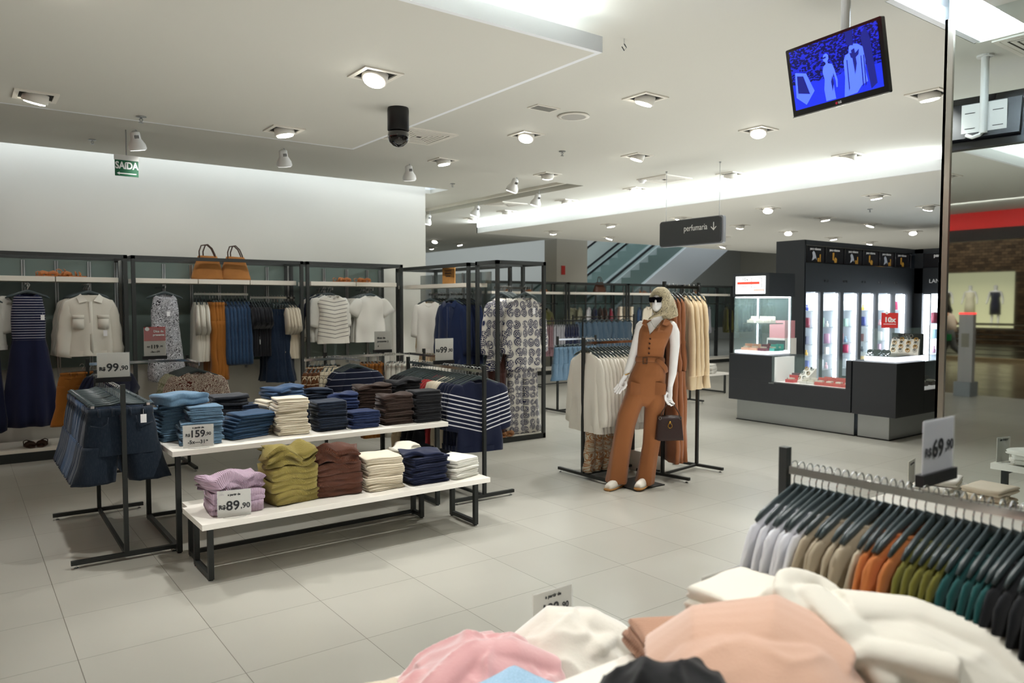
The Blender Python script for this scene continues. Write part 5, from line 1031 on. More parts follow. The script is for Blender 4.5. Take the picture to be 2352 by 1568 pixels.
# ---------------------------------------------------------------- perfume kiosk
m_kb = mat('kiosk black laminate', '#1b1d20', .45); m_kb2 = mat('kiosk charcoal laminate', '#24282c', .5); m_lit = mat('lit white panel', '#f2f8ff', emit=1.6); m_bay = mat('bay lining', '#c4cace', .6); m_strip = mat('bay light strip', '#eef6ff', emit=8)
k = empty('kiosk_counter', (0, 0, 0), 0, 'black kiosk counter with glass display window and aluminium plinth', 'counter')
a = MB(); a.box(9.05, 5.05, .31, 9.1, 6.91, .61).box(9.05, 6.2, .61, 9.1, 6.91, .97).box(9.05, 5.05, .61, 9.1, 5.12, .97).box(9.1, 6.2, .31, 9.65, 6.91, .97).box(9.1, 5.05, .31, 9.6, 5.12, .97).box(9.1, 5.12, .31, 9.6, 6.2, .59)
a.build('body', m_kb, k, bevel=.002)
bx(9.1, 5.12, .59, 9.6, 6.2, .61).build('display_floor', mat('display white', '#dcdcd8', .5, emit=.25), k); bx(9.12, 6.17, .61, 9.55, 6.2, .95).build('side_lining', mat('display white', '#dcdcd8'), k)
bx(9.055, 5.12, .61, 9.062, 6.2, .965).build('glass_front', m_glass, k); bx(9.06, 5.12, .965, 9.62, 6.2, .975).build('glass_top', m_glass, k)
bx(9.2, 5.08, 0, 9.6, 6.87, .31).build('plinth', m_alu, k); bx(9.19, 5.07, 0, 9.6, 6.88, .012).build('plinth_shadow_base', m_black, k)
MB().box(9.048, 6.16, .585, 9.056, 6.24, .6).box(9.048, 5.12, .6, 9.056, 6.2, .606).build('window_edge', m_alu, k)
k2 = empty('kiosk_corner_counter', (0, 0, 0), 0, 'black corner counter of the kiosk carrying the watch case', 'counter')
a = MB(); a.box(9.05, 4.48, .31, 9.76, 5.03, .97).box(9.76, 4.48, .31, 12.6, 5.03, .6).box(9.76, 4.95, .6, 12.6, 5.03, .97); a.build('body', m_kb, k2, bevel=.002)
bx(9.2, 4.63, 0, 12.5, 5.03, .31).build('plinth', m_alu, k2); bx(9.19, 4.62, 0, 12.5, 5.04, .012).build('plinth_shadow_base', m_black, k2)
bx(9.76, 4.5, .6, 12.6, 4.95, .615).build('display_floor', mat('display white', '#dcdcd8'), k2); bx(9.77, 4.485, .615, 12.6, 4.49, .965).build('glass_front', m_glass, k2); bx(9.76, 4.48, .965, 12.6, 4.95, .975).build('glass_top', mat('bright glass top', '#dfe9ea', .08, alpha=.6), k2)
# glass tower with screen header
t = empty('display_tower', (0, 0, 0), 0, 'glass display tower with lit screen header on the kiosk counter', 'display tower')
bx(9.07, 6.27, 1.79, 9.68, 6.88, 2.12).build('header_box', m_kb2, t); bx(9.058, 6.33, 1.83, 9.07, 6.82, 2.08).build('screen', mat('screen white', '#eef0f0', emit=1.0), t)
rt = (PI/2, 0, -PI/2); mk = mat('screen ink', '#3a3a40'); mrd = mat('screen red', '#e0402e', emit=.8)
text('10x', .075, mk, t, (9.056, 6.66, 2.035), rt); bx(9.052, 6.42, 1.965, 9.057, 6.79, 2.0).build('red_band', mrd, t); text('PERFUMARIA', .02, mk, t, (9.056, 6.68, 1.93), rt)
a = MB(); a.box(9.053, 6.38, 1.92, 9.057, 6.384, 2.05).box(9.053, 6.55, 1.92, 9.057, 6.554, 2.05).box(9.053, 6.38, 2.046, 9.057, 6.554, 2.05).box(9.053, 6.38, 1.92, 9.057, 6.554, 1.924).box(9.053, 6.34, 1.85, 9.057, 6.53, 1.854).box(9.053, 6.34, 1.85, 9.057, 6.344, 1.98); a.build('outline_boxes', mk, t); bx(9.053, 6.35, 1.87, 9.057, 6.51, 1.895).build('pink_band', mat('screen pink', '#e8a498', emit=.8), t)
bx(9.1, 6.3, 1.775, 9.63, 6.85, 1.79).build('lit_ceiling', mat('case light', '#f6faff', emit=6), t); bx(9.1, 6.3, .98, 9.63, 6.85, 1.02).build('lit_base', m_lit, t)
for q in ((9.09, 6.29, .98, 9.094, 6.86, 1.79), (9.636, 6.29, .98, 9.64, 6.86, 1.79), (9.09, 6.29, .98, 9.64, 6.294, 1.79), (9.09, 6.856, .98, 9.64, 6.86, 1.79)): bx(*q).build('glass_pane', m_glass, t)
for x, y in ((9.62, 6.31), (9.62, 6.84)): bx(x-.008, y-.008, 1.02, x+.008, y+.008, 1.775).build('light_tube', mat('case tube', '#e6f2ff', emit=2.5), t)
bx(9.2, 6.36, 1.4, 9.55, 6.8, 1.415).build('glass_shelf', mat('shelf glass', '#7c8884', .1, alpha=.6), t)
area('tower_light', (9.37, 6.57, 1.76), .45, .45, 5, COOL)
cb = MB().box(-.045, -.035, 0, .045, .035, .03); CBX = cb.mesh('watch_box', m_white)
LID = MB().box(-.045, .035, .0, .045, .045, .07).mesh('lid', m_white); CUSH = MB().cbox((0, 0, .036), (.05, .045, .016)).mesh('watch_cushion', mat('cream cushion', '#d8d2c0'))
def watchbox(x, y, z, rz, m, lab, s=1):
    o = place(CBX, 'watch_box', m, (x, y, z), rz, label=lab, cat='watch box', group='open watch boxes of the kiosk'); o.scale = (s, s, s)
    place(LID, 'lid', m, (0, 0, 0), 0, o); place(CUSH, 'watch_cushion', None, (0, 0, 0), 0, o)
m_red = mat('red box', '#c0392b', .5); m_wine = mat('wine box', '#6a1430', .5); m_teal = mat('teal box', '#4fb5a8', .5); m_peach = mat('peach box', '#d9a58a', .5)
for i, (x, y, z, m, n) in enumerate([(9.2, 6.72, 1.021, m_peach, 'peach'), (9.2, 6.58, 1.021, m_peach, 'second peach'), (9.2, 6.44, 1.021, m_wine, 'wine red'), (9.3, 6.36, 1.021, m_teal, 'teal'), (9.42, 6.5, 1.021, m_wine, 'rear wine red'), (9.42, 6.36, 1.021, m_teal, 'rear teal'), (9.3, 6.7, 1.416, m_white, 'shelf white'), (9.3, 6.55, 1.416, m_white, 'shelf middle white'), (9.3, 6.42, 1.416, m_white, 'shelf right white')]):
    watchbox(x, y, z, -PI/2, m, f'{n} open watch box inside the glass display tower', 1.35)
for i in range(7):
    watchbox(9.2+.14*(i % 2), 5.55-.13*(i//2), .611, -PI/2, m_red, f'orange red watch box in the counter window, {("front" if i % 2 == 0 else "rear")} row, {ordn(i//2+1)} from the left', 1.4)
watchbox(9.22, 6.0, .611, -PI/2, mat('bright red box', '#d01c24', .4), 'bright red open watch box at the left of the counter window', 1.4); watchbox(9.36, 6.05, .611, -PI/2, m_wine, 'dark wine watch box at the left of the counter window', 1.6); watchbox(9.2, 5.78, .611, -PI/2, m_white, 'flat white watch tray left of the red boxes', 1.2); watchbox(9.2, 5.68, .611, -PI/2, m_white, 'flat white watch tray beside the red boxes', 1.2)
def watchstand(x, y, z, rz, lab, rows=3, cols=4):
    r = empty('watch_stand', (x, y, z), rz, lab, 'watch stand'); w = .08*cols
    MB().rings([[(-w/2, -.14, 0), (-w/2, .14, 0), (-w/2, .14, .19), (-w/2, -.14, .02)], [(w/2, -.14, 0), (w/2, .14, 0), (w/2, .14, .19), (w/2, -.14, .02)]]).build('slope', m_white, r)
    for i in range(rows):
        for j in range(cols):
            f = (i+.5)/rows; yy = -.14+.28*f; zz = .02+.17*f+.02; xx = -w/2+w*(j+.5)/cols
            MB().tube([(xx+.022*math.cos(q), yy+.012*math.sin(q)*.6, zz+.022*math.sin(q)) for q in [2*PI*n_/12 for n_ in range(12)]], (.005), 5, closed=True).lathe([(.016, 0), (.016, -.006), (0, -.006)], c=(xx, yy-.012, zz+.01), n=10, ax='y').build('watch', (mat('gold', '#d9a54a'), m_chrome)[(i+j) % 2], r)
watchstand(9.4, 5.9, .611, -PI/2, 'small sloped watch stand inside the counter window', 3, 2)
c2 = empty('watch_case', (0, 0, 0), 0, 'glass watch case with bright base on the corner counter', 'display case')
for q in ((9.09, 4.5, .98, 9.094, 4.95, 1.38), (9.936, 4.5, .98, 9.94, 4.95, 1.38), (9.09, 4.5, .98, 9.94, 4.504, 1.38), (9.09, 4.946, .98, 9.94, 4.95, 1.38), (9.09, 4.5, 1.376, 9.94, 4.95, 1.382)): bx(*q).build('glass_pane', m_glass, c2)
bx(9.12, 4.53, .98, 9.9, 4.92, 1.04).build('lit_base', m_lit, c2); bx(9.13, 4.54, 1.04, 9.89, 4.91, 1.05).build('mirror_tray', mat('dark mirror', '#30363a', .1, .8), c2)
bx(9.82, 4.54, 1.05, 9.84, 4.93, 1.31).build('name_board', m_black, c2); text('CASIO', .07, m_chrome, c2, (9.818, 4.76, 1.275), rt, bold=.002)
watchstand(9.6, 4.66, 1.051, -1.2, 'sloped stand of pale watches inside the glass watch case', 4, 4)
for i in range(5): MB().tube([(.03*math.cos(q), .012*math.sin(q), .035+.03*math.sin(q)) for q in [2*PI*n_/14 for n_ in range(14)]], (.008), 6, closed=True).lathe([(.024, 0), (.024, -.01), (0, -.011)], c=(0, -.014, .045), n=14, ax='y').build('watch', m_black, loc=(9.22+.03*(i % 2), 4.9-.055*i, 1.052), rz=-1.3, label='black sport watch in the glass case, '+ordn(i+1)+' from the left', cat='watch', group='black sport watches')
r = empty('sale_card', (9.45, 4.78, 1.385), -PI/2+.55, 'red 10x card standing on the glass watch case', 'sign'); bx(-.095, -.003, 0, .095, .003, .19).build('card', mat('card red', '#d8312e', .5), r); text('10x', .085, m_tagw, r, (0, -.004, .1), bold=.004); bx(-.07, -.0045, .045, .07, -.003, .052).build('white_line', m_tagw, r)
MB().lathe([(.018, 0), (.018, -.004)], c=(-.035, -.004, .19), n=14, ax='y').build('heart_badge', m_tagw, r)
for i, x in enumerate((9.95, 10.15, 10.4)): watchbox(x, 4.7, .616, 0, m_dkbr, f'dark watch box in the right counter window, {ordn(i+1)} from the corner', 1.6)
# perfume wall cabinet
cab = empty('perfume_cabinet', (0, 0, 0), 0, 'tall black perfume cabinet with lit bays and poster boxes', 'cabinet')
bays = [(10.73, 11.13), (11.22, 11.72), (11.82, 12.30), (12.39, 12.84), (12.94, 13.42), (13.53, 13.96)]
a = MB(); a.box(10.68, 6.75, 0, 14.2, 6.8, .45).box(10.68, 6.75, 1.88, 14.2, 6.8, 2.34).box(10.68, 6.75, 2.61, 14.2, 7.25, 2.69).box(10.66, 6.75, 0, 10.7, 7.25, 2.69).box(10.68, 7.2, 0, 14.7, 7.25, 2.69).box(10.7, 6.8, 2.32, 14.2, 7.2, 2.34)
xs = [10.68]+[q for b_ in bays for q in b_]+[14.2]
for i in range(0, len(xs), 2): a.box(xs[i], 6.75, .45, xs[i+1], 7.2, 1.88)
a.build('carcass', m_kb2, cab)
SH = (.62, .86, 1.04, 1.31, 1.58)
pal = ['#d8dde2', '#c79bb4', '#3b4a8c', '#b83a5e', '#e8e6e2', '#c9a24a', '#8fb3cc', '#e3b7bd', '#27324a', '#a9c7b8', '#f0ede6', '#7a2438']
for bi, (x0, x1) in enumerate(bays):
    b_ = MB().box(x0, 7.1, .45, x1, 7.2, 1.88).box(x0, 6.8, .45, x0+.006, 7.1, 1.88).box(x1-.006, 6.84, .45, x1, 7.1, 1.88).build('bay_lining', m_bay, cab)
    for z in SH: bx(x0, 6.8, z-.008, x1, 7.1, z).build('glass_shelf', mat('bay shelf', '#dbe6ea', .1, alpha=.75), b_)
    bx(x1-.055, 6.79, .47, x1-.012, 6.83, 1.86).build('light_strip', m_strip, b_)
    d = area('bay_light', ((x0+x1)/2, 6.95, 1.86), x1-x0-.05, .2, 4, COOL); d.data.spread = PI; area('bay_front_light', ((x0+x1)/2, 6.82, 1.2), .3, 1.2, 1.0, COOL, (0, 1, 0))
BOT = [MB().lathe([(0, 0), (.03, 0), (.033, .01), (.033, .06), (.012, .075), (.012, .09), (.018, .092), (.018, .12), (0, .12)], n=12).mesh('perfume_bottle', m_white, True), bx(-.04, -.03, 0, .04, .03, .16).mesh('perfume_box', m_white), MB().lathe([(0, 0), (.06, 0), (.06, .19), (0, .2)], n=16).mesh('gift_tin', m_white, True)]
for bi, (x0, x1) in enumerate(bays):
    for si, z in enumerate(SH):
        for q in range(3):
            kd = (q+si+bi) % 3; x = x0+.05+(x1-x0-.16)*q/2+.01; ci = (bi*5+si*3+q*7) % 12
            m_ = mat('product '+str(ci), pal[ci], .35)
            nm = ('perfume_bottle', 'perfume_box', 'gift_tin')[kd]
            o = place(BOT[kd], nm, m_, (x, 6.92, z+.001), random.uniform(-.5, .5), label=f'{("perfume bottle", "perfume box", "round gift tin")[kd]} on {ORD[5-si]} shelf down, {ORD[bi+1]} lit bay, {("left", "middle", "right")[q]}', cat=('perfume', 'perfume box', 'tin')[kd], group='perfumes in the lit bays')
            o.scale = (.8, .8, .8 if si not in (1,) else .7)
mg = mat('gold bottle print', '#c9963a', .35); mwf = mat('pale figure print', '#b9bec8', .5); mps = mat('poster black', '#14151a', .3)
def poster(x0, x1, k_):
    p = bx(x0, 6.77, 2.35, x1, 6.78, 2.6).build('poster', mps, cab); w = x1-x0; cx = (x0+x1)/2
    text('paco rabanne', .055, m_tagw, p, (cx, 6.768, 2.56), bold=.001, sx=min(1, w/.42))
    if k_ % 2 == 0:
        poly('printed_figure', [(cx-.1, 2.37), (cx-.07, 2.44), (cx-.09, 2.5), (cx-.05, 2.53), (cx-.01, 2.5), (cx+.02, 2.44), (cx+.04, 2.38), (cx, 2.42), (cx-.03, 2.4)], mwf, 6.768, p); poly('printed_bottle', [(cx+.06, 2.36), (cx+.06, 2.42), (cx+.11, 2.42), (cx+.11, 2.36)], mg, 6.767, p); poly('printed_bottle', [(cx+.12, 2.36), (cx+.12, 2.48), (cx+.15, 2.48), (cx+.15, 2.36)], mg, 6.767, p)
    else:
        poly('printed_bottle', [(cx-.06, 2.4), (cx-.06, 2.52), (cx-.01, 2.52), (cx-.02, 2.4)], mg, 6.767, p); poly('printed_bottle', [(cx, 2.36), (cx-.02, 2.4), (cx+.02, 2.45), (cx+.07, 2.42), (cx+.06, 2.36)], mg, 6.767, p)
pe = [10.73, 11.28, 11.84, 12.42, 12.96, 13.5, 14.06]
for i in range(6): poster(pe[i], pe[i+1]-.02, i)
a = MB(); a.box(10.71, 6.745, 2.6, 14.1, 6.752, 2.612).box(10.71, 6.745, 2.335, 14.1, 6.752, 2.345); [a.box(x-.014, 6.745, 2.34, x-.006, 6.752, 2.6) for x in pe]; a.build('poster_frame', m_chrome, cab)
a = MB(); [a.cbox((x+dx, 6.745, 2.06), (.016, .012, .03)) for x in pe[1:6] for dx in (-.045, .045)]; a.build('knob', m_chrome, cab)
wg = empty('perfume_cabinet', (0, 0, 0), 0, 'side wing of the black perfume cabinet with a wide lit bay', 'cabinet')
a = MB(); a.box(14.2, 4.9, 1.88, 14.25, 6.75, 2.34).box(14.2, 4.9, 2.61, 14.7, 7.25, 2.69).box(14.2, 4.9, 0, 14.25, 6.75, .5).box(14.65, 4.9, 0, 14.7, 7.25, 2.69).box(14.2, 6.6, 0, 14.25, 6.75, 2.69).box(14.2, 4.9, 0, 14.7, 5.0, 2.69); a.build('carcass', m_kb2, wg)
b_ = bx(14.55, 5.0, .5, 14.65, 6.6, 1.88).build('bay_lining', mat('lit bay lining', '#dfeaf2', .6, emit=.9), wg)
for z in (.8, 1.07, 1.34, 1.6): bx(14.25, 5.0, z-.01, 14.55, 6.6, z).build('glass_shelf', mat('bay shelf', '#dbe6ea'), b_)
area('wing_light', (14.4, 5.8, 1.85), .2, 1.5, 14, COOL); bx(14.24, 6.5, .52, 14.28, 6.59, 1.86).build('light_strip', m_strip, b_)
for si, z in enumerate((.8, 1.07, 1.34, 1.6)):
    for q in range(4):
        ci = (si*5+q*3+1) % 12; o = place(BOT[(q+si) % 3], ('perfume_bottle', 'perfume_box', 'gift_tin')[(q+si) % 3], mat('product '+str(ci), pal[ci], .35), (14.38, 6.45-.17*q, z+.001), .2*q, label=f'{("perfume bottle", "perfume box", "round gift tin")[(q+si) % 3]} in the side wing, {ORD[4-si]} shelf down, {ORD[q+1]} from the corner', cat=('perfume', 'perfume box', 'tin')[(q+si) % 3], group='perfumes in the side wing')
p = bx(14.21, 5.3, 2.35, 14.22, 6.62, 2.6).build('poster', mps, wg); text('paco rabanne', .08, m_tagw, p, (14.2, 6.2, 2.56), rt, bold=.002)
MB().add([(14.2, 6.3, 2.37), (14.2, 6.33, 2.46), (14.2, 6.25, 2.53), (14.2, 6.18, 2.5), (14.2, 6.14, 2.4), (14.2, 6.2, 2.42)], [(0, 1, 2, 3, 4, 5)]).build('printed_figure', mwf, p); MB().add([(14.19, 6.16, 2.36), (14.19, 6.16, 2.42), (14.19, 6.05, 2.42), (14.19, 6.05, 2.36)], [(0, 1, 2, 3)]).build('printed_bottle', mg, p)
text('LANCÔME', .1, m_tagw, wg, (14.195, 6.25, 2.1), rt)
r = empty('gift_shelf', (0, 0, 0), 0, 'small white shelf unit with pink gift boxes behind the display tower', 'shelf unit'); bx(9.8, 6.5, 0, 10.1, 6.8, 1.18).build('unit', m_white, r); bx(9.79, 6.49, .98, 9.8, 6.78, 1.15).build('opening', m_black, r)
for i in range(2): bx(-.07, -.13, 0, .07, .13, .26).build('gift_box', mat('rose box', '#c98a8e', .5), loc=(9.9+.12*i, 6.65, 1.181), label=('left', 'right')[i]+' pink gift box beside the display tower', cat='gift box')

# ---------------------------------------------------------------- mall seen in the mirror
def figure(pts, rad_, m):
    """one skinned body from joints and edges"""
    pass
SKV = [((0, 0, .95), .13), ((0, 0, 1.15), .12), ((0, 0, 1.38), .15), ((0, 0, 1.5), .06), ((0, 0, 1.6), .085), ((0, 0, 1.72), .085), ((.1, 0, .88), .1), ((.12, .02, .48), .065), ((.12, 0, .06), .045), ((.12, -.14, .03), .035), ((-.1, 0, .88), .1), ((-.12, .02, .48), .065), ((-.12, 0, .06), .045), ((-.12, -.14, .03), .035),
       ((.2, 0, 1.42), .06), ((.27, 0, 1.15), .045), ((.3, -.1, .92), .035), ((-.2, 0, 1.42), .06), ((-.27, 0, 1.15), .045), ((-.3, -.1, .92), .035)]
SKE = [(0, 1), (1, 2), (2, 3), (3, 4), (4, 5), (0, 6), (6, 7), (7, 8), (8, 9), (0, 10), (10, 11), (11, 12), (12, 13), (2, 14), (14, 15), (15, 16), (2, 17), (17, 18), (18, 19)]
def skin_mesh(V, E):
    me = bpy.data.meshes.new('tmp'); me.from_pydata([v for v, r in V], E, []); o = bpy.data.objects.new('tmp', me); C.objects.link(o)
    s_ = o.modifiers.new('s', 'SKIN'); q = o.modifiers.new('q', 'SUBSURF'); q.levels = 2; q.render_levels = 2
    for i, (v, r) in enumerate(V): me.skin_vertices[0].data[i].radius = (r, r*.85)
    me.skin_vertices[0].data[0].use_root = True
    dg = bpy.context.evaluated_depsgraph_get(); dg.update(); out = bpy.data.meshes.new_from_object(o.evaluated_get(dg)); bpy.data.objects.remove(o, do_unlink=True)
    for p in out.polygons: p.use_smooth = True
    out.materials.clear(); out.materials.append(m_white); return out
sm_ = skin_mesh(SKV, SKE)
for i, (y, c_) in enumerate(((15.6, '#3a332a'), (14.6, '#d8d2b8'), (13.6, '#2b2c3a'))):
    o = place(sm_, 'mannequin', m_skin, (-26.6, y, .72), PI/2, label=('dark clothed', 'pale suited', 'black and white dressed')[i]+' window mannequin across the mall, reflected in the mirror', cat='mannequin', group='mannequins in the mall window'); o.scale = (1.05,)*3
    mb2 = MB(); slabs(mb2, [(0, 0, .5, .2, .16), (0, 0, .9, .19, .16), (0, 0, 1.15, .15, .14), (0, 0, 1.42, .2, .15)]); mb2.build('outfit', mat('outfit '+str(i), c_, .8), o, smooth=True)
WV = [((0, 0, .95), .12), ((0, -.03, 1.15), .11), ((0, -.08, 1.36), .13), ((0, -.13, 1.47), .05), ((0, -.2, 1.55), .08), ((0, -.22, 1.62), .075), ((.08, 0, .88), .1), ((.09, -.2, .5), .065), ((.09, -.35, .1), .045), ((.09, -.48, .06), .035), ((-.08, 0, .88), .1), ((-.09, .1, .5), .065), ((-.09, .42, .22), .045), ((-.09, .46, .1), .035),
      ((.18, -.08, 1.38), .055), ((.22, .05, 1.15), .04), ((.22, -.08, .98), .035), ((-.18, -.08, 1.38), .055), ((-.22, -.15, 1.15), .04), ((-.2, -.35, 1.1), .035)]
per = place(skin_mesh(WV, SKE), 'person', mat('skin tone', '#9a6a4c', .6), (-13.2, 9.6, 0), PI, label='person walking in the mall in pale top and grey trousers', cat='person')
a = MB(); slabs(a, [(0, 0, .92, .17, .14), (0, -.03, 1.12, .16, .14), (0, -.09, 1.36, .2, .14), (0, -.1, 1.44, .1, .09)]); a.build('shirt', mat('pale pink top', '#cdb9a6', .9), per, smooth=True)
a = MB()
for V_ in ([(.08, 0, .95), (.085, -.1, .7), (.09, -.2, .5), (.09, -.33, .14)], [(-.08, 0, .95), (-.085, .06, .7), (-.09, .12, .5), (-.09, .4, .26)]): a.tube(V_, [.12, .1, .085, .06], 12)
a.build('trousers', mat('grey trousers', '#4a4a48', .9), per, smooth=True)
a = MB(); ell(a, (0, -.19, 1.62), (.1, .11, .12)); a.tube([(0, -.12, 1.62), (0, -.06, 1.5), (0, -.05, 1.32)], [.09, .08, .04], 12); a.build('hair', mat('black hair', '#0f0d0d', .6), per, smooth=True)
MB().box(-.3, -.02, .68, -.2, .1, .86).build('green_bag', mat('green bag', '#1c6b3a', .6), per)
al = empty('security_gate', (-5.75, 6.13, 0), 0, 'pale grey anti-theft gate with red light, seen in the mirror', 'security gate')
bx(-.17, -.14, 0, .17, .14, .26).build('foot_box', mat('gate grey', '#8d9194', .5), al); MB().rings([[(-.06, -.12, z), (.06, -.12, z), (.08, 0, z), (.06, .12, z), (-.06, .12, z), (-.08, 0, z)] for z in (.26, 1.5)]).build('panel', mat('gate pale grey', '#a9a5a2', .4), al); bx(-.07, -.12, 1.5, .07, .12, 1.53).build('light', mat('gate red light', '#ff3a3a', emit=2), al); bx(.07, -.06, .9, .085, .06, 1.15).build('display', mat('gate display', '#8b8678', .3), al)
gr = empty('guard_rail', (0, 0, 0), 0, 'metal guard rail of the mall atrium, seen in the mirror', 'guard rail')
MB().tube([(-15.2, 4, 1.1), (-15.2, 20, 1.1)], .035, 8).build('handrail', m_alu, gr)
for z in (.95, .8, .65, .5, .35, .2): MB().tube([(-15.2, 4, z), (-15.2, 20, z)], .014, 6).build('rail_tube', m_alu, gr)
for y in range(4, 21, 2): MB().cyl((-15.2, y, 0), (-15.2, y, 1.1), .025, 8).build('post', m_alu, gr)
bx(-15.5, 2, 0, -15.3, 22, .1).build('trim_11', mat('tan kerb', '#9a8766'), kind='structure'); bx(-25.7, 2, .005, -15.5, 22, .02).build('atrium_floor', mat('dark void', '#16140f', .3), kind='structure')
# ---------------------------------------------------------------- foreground rack of sweatshirts
rack('steel rack of colour-sorted sweatshirts, right foreground', (2.17, 1.43), (2.17, -.1), 1.165, .62, m_steel, top=.05)
S_ = lambda n, h: fabric(n, h, var=.04, gstr=.15)
row([('sweat', S_('white fleece', '#d6d7dc'), 'white sweatshirt', 7), ('sweat', S_('sand fleece', '#a89c87'), 'sand beige sweatshirt', 7), ('sweat', S_('orange fleece', '#b8703c'), 'orange sweatshirt', 4), ('sweat', S_('olive fleece', '#676424'), 'olive green sweatshirt', 5), ('sweat', S_('teal fleece', '#134a49'), 'teal sweatshirt', 5), ('sweat', S_('black fleece', '#181a1e'), 'black sweatshirt', 16)],
    (2.17, 1.395, 1.165), (0, -.0235), 0, 'on the foreground rack', 'sweatshirts on the foreground rack', jit=.05, end='from the far post', sx=(1.0, .42, 1.0))
price_sign((2.27, 1.0, 1.2), 0, .185, .15, [('R$', -.067, .06, .034, 0), ('69', -.008, .066, .07, 1), (',90', .062, .07, .042, 0)], 'price sign reading 69,90 on the foreground rack', m=mat('lilac grey card', '#c9c9d2', .5))
# reflected table of white knits near the mirror
table(3.5, .9, 4.12, 1.93, .71, 'white table of knitwear in front of the mirrored pillar', lx=(3.56, 4.06), ly=(1.0, 1.87))
for i, (y, m_) in enumerate(((1.74, k_white), (1.52, k_cream))): stack('folded_sweater', 'folded sweater', ('white', 'cream')[i]+' folded sweater', 'on the table by the mirror', 4.0, y, .712, 3, .2, .18, .03, m_, .1, amp=.01, jr=.2)
price_sign((4.02, 1.9, .712), .2, .12, .15, apd, 'small price sign on the table by the mirror', holder=False)
# ---------------------------------------------------------------- foreground tables with heaped knitwear
table(.2, .3, 1.93, 1.45, .71, 'tall white table heaped with knitwear, right foreground', lx=(.3, 1.83), ly=(.4, 1.37))
table(.8, 1.52, 2.04, 2.31, .38, 'low white table with pink and white fluffy sweaters, foreground', lx=(.88, 1.96), ly=(1.6, 2.23), st=False)
price_sign((1.88, 2.27, .381), .0, .2, .165, [('a partir de', .0, .143, .019, 0), ('199', -.015, .09, .06, 1), ('R$', -.07, .08, .02, 0), (',90', .06, .09, .035, 0)], 'price sign reading a partir de 199 behind the white fluffy sweater', holder=False)
price_sign((1.84, 1.42, .711), .0, .19, .165, [('a partir de', .0, .142, .018, 0)], 'price sign reading a partir de behind the folded white sweaters', holder=False)
def heap(name, label, cx, cy, z0, rx, ry, h, m, seed, rz=0, amp=.03, p=2.2, ridges=(), sharp=1.0, n=90, tubes=(), vox=.007):
    """a garment dropped in a heap: a creased mound with sleeve and collar rolls merged into one surface"""
    mb = MB(); rs = []
    for j in range(n//2+1):
        r = j/(n//2); q = []
        for i in range(n):
            t = 2*PI*i/n; R_ = r*(1+.12*nz(math.cos(t)*1.5+seed, math.sin(t)*1.5, seed))
            x, y = rx*R_*math.cos(t), ry*R_*math.sin(t)
            H = h*max(0, 1-r**p)**sharp
            wx, wy = x+.05*nz(x*6, y*6, seed), y+.05*nz(x*6, y*6, seed+9)
            a = nz(wx*7+seed, wy*7, seed*1.3)*amp+((1-abs(nz(wx*5+seed*2, wy*9+seed, 2))*2)**3)*amp*.8+((1-abs(nz(wx*13+seed, wy*10+seed, 4))*2)**3)*amp*.3
            for (ax, ay, dx, dy, w, hh) in ridges:
                u = (x-ax)*dx+(y-ay)*dy; v = -(x-ax)*dy+(y-ay)*dx
                a += hh*math.exp(-(v/w)**2)*math.exp(-(u/(w*6))**4)
            H += a*min(1, (1-r)*5+.25)
            q.append((x, y, max(.006, H) if r < .999 else .0))
        rs.append(q)
    rs[0] = [(rs[0][0][0], rs[0][0][1], sum(v[2] for v in rs[0])/n)]*n
    mb.rings(rs, cap=False); mb.add(rs[-1], [tuple(range(n))])
    for pts, ra, rb_ in tubes: mb.tube(pts, [(rb_*(1+.12*math.sin(3.1*k_+seed)), ra*(1+.1*math.sin(2.3*k_+seed))) for k_ in range(len(pts))], 16)
    return place(solid(mb, vox, 3), name, m, (cx, cy, z0), rz, label=label, cat='sweater' if name == 'sweater' else 'trousers')
k_fpink = fabric('fluffy pink knit', '#cc9898', var=.07, grain=90, gstr=.5, sheen=1); k_fwh = fabric('fluffy white knit', '#d9d3c6', var=.03, grain=90, gstr=.5, sheen=1); k_peach = fabric('peach knit', '#cfa78f', var=.05, grain=160, gstr=.4, sheen=.6); k_ivk = fabric('ivory fine knit', '#dcd8cb', var=.02, grain=250); k_blkt = fabric('black trouser cloth', '#111113', var=.1)
heap('sweater', 'pink fluffy sweater heaped on the low foreground table', 1.32, 1.99, .382, .38, .31, .17, k_fpink, 2, .15, tubes=(([(-.3, -.05, .06), (-.18, -.02, .13), (-.02, .0, .17), (.12, -.06, .16), (.24, -.14, .08)], .06, .035), ([(-.12, .12, .1), (.02, .1, .16), (.15, .06, .14)], .05, .03)))
heap('sweater', 'white fluffy sweater heaped before the 199 price sign', 1.74, 1.98, .382, .27, .25, .2, k_fwh, 5, -.5, amp=.02, tubes=(([(-.2, .05, .08), (-.08, .04, .17), (.06, -.02, .18), (.2, -.08, .1)], .06, .035), ([(-.05, -.15, .07), (.05, -.12, .13), (.16, -.02, .14)], .045, .03)))
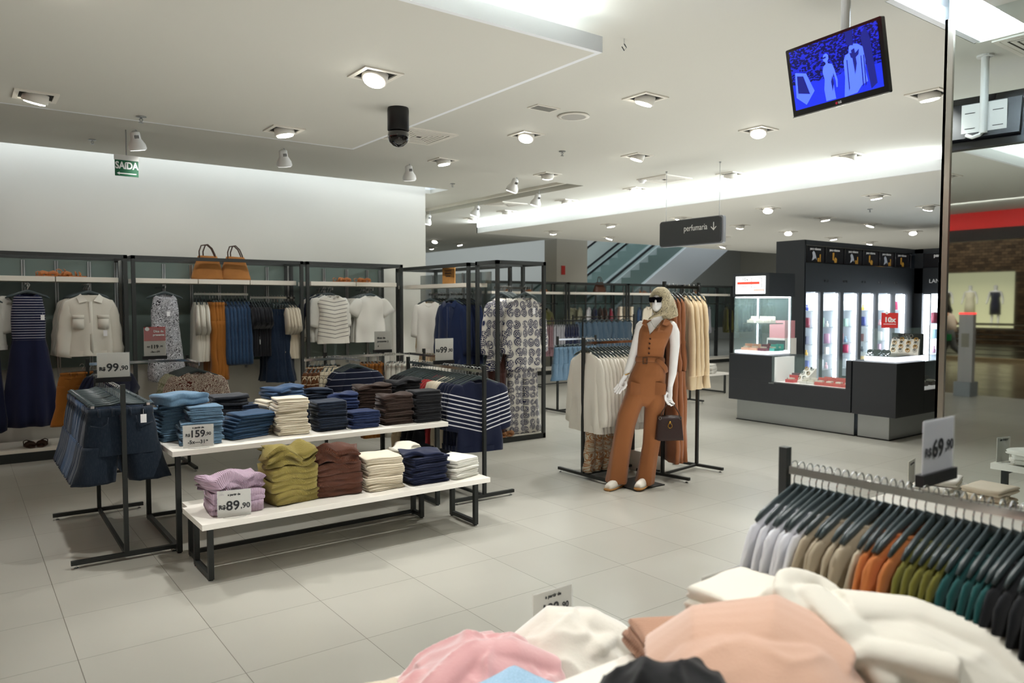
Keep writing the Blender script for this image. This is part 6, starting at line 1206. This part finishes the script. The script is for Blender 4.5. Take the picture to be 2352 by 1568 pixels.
heap('sweater', 'cream sweater at the bottom edge left of the pink one', 1.0, 2.0, .382, .2, .26, .12, S_('cream fleece', '#cbbfab'), 9)
J('light blue jeans', 'at the bottom edge before the pink sweater', 1.24, 1.68, 7, fabric('pale blue denim', '#8aa9c0', 'denim', var=.05), .12, z=.382, w=.28, d=.26, h=.026)
heap('trousers', 'black trousers crumpled on the tall foreground table', 1.2, 1.03, .712, .28, .24, .19, k_blkt, 12, .1, .03, tubes=(([(-.2, .0, .06), (-.05, .05, .13), (.1, .04, .14), (.2, .0, .08)], .04, .03), ([(-.1, -.1, .08), (.02, -.04, .14), (.12, .08, .12)], .035, .025)))
heap('sweater', 'peach knit sweater heaped in the centre of the foreground table', 1.46, 1.02, .712, .31, .36, .215, k_peach, 21, -.6, .008, p=3.0, tubes=(([(-.22, .12, .1), (-.12, .1, .19), (.05, .05, .22), (.2, -.05, .17)], .12, .03),))
pk = [o for o in bpy.data.objects if o.get('label', '').startswith('peach knit')][0]
place(fold_mesh(.3, .2, .05, 2, 1, .01), 'ribbed_hem', fabric('peach rib', '#c79a80', 'rib', scale=30, var=.04), (-.1, .3, .0), 1.9, pk); place(fold_mesh(.26, .17, .045, 2, 2, .012), 'ribbed_hem', fabric('peach rib', '#c79a80'), (-.13, .27, .048), 1.7, pk)
stack('folded_sweater', 'folded sweater', 'ivory folded sweater', 'in the stack behind the peach sweater', 1.78, 1.28, .711, 5, .27, .22, .034, k_ivk, .1, amp=.01, jr=.08)
heap('sweater', 'ivory sweater thrown on top of the heap, right foreground', 1.76, .93, .712, .26, .46, .215, k_ivk, 33, .2, .012, p=3.2, tubes=(([(.0+.085*math.cos(t), .13+.06*math.sin(t), .215+.03*math.sin(t)) for t in [rad(a_) for a_ in range(-60, 291, 25)]], .04, .022), ([(.1, .3, .1), (.02, .22, .2), (-.02, .12, .235), (-.1, .0, .21), (-.16, -.12, .13)], .055, .028), ([(.0, .05, .22), (.1, -.08, .215), (.13, -.22, .18), (.1, -.38, .1)], .08, .03), ([(-.2, .1, .12), (-.14, -.05, .19), (-.1, -.22, .18)], .05, .03)))
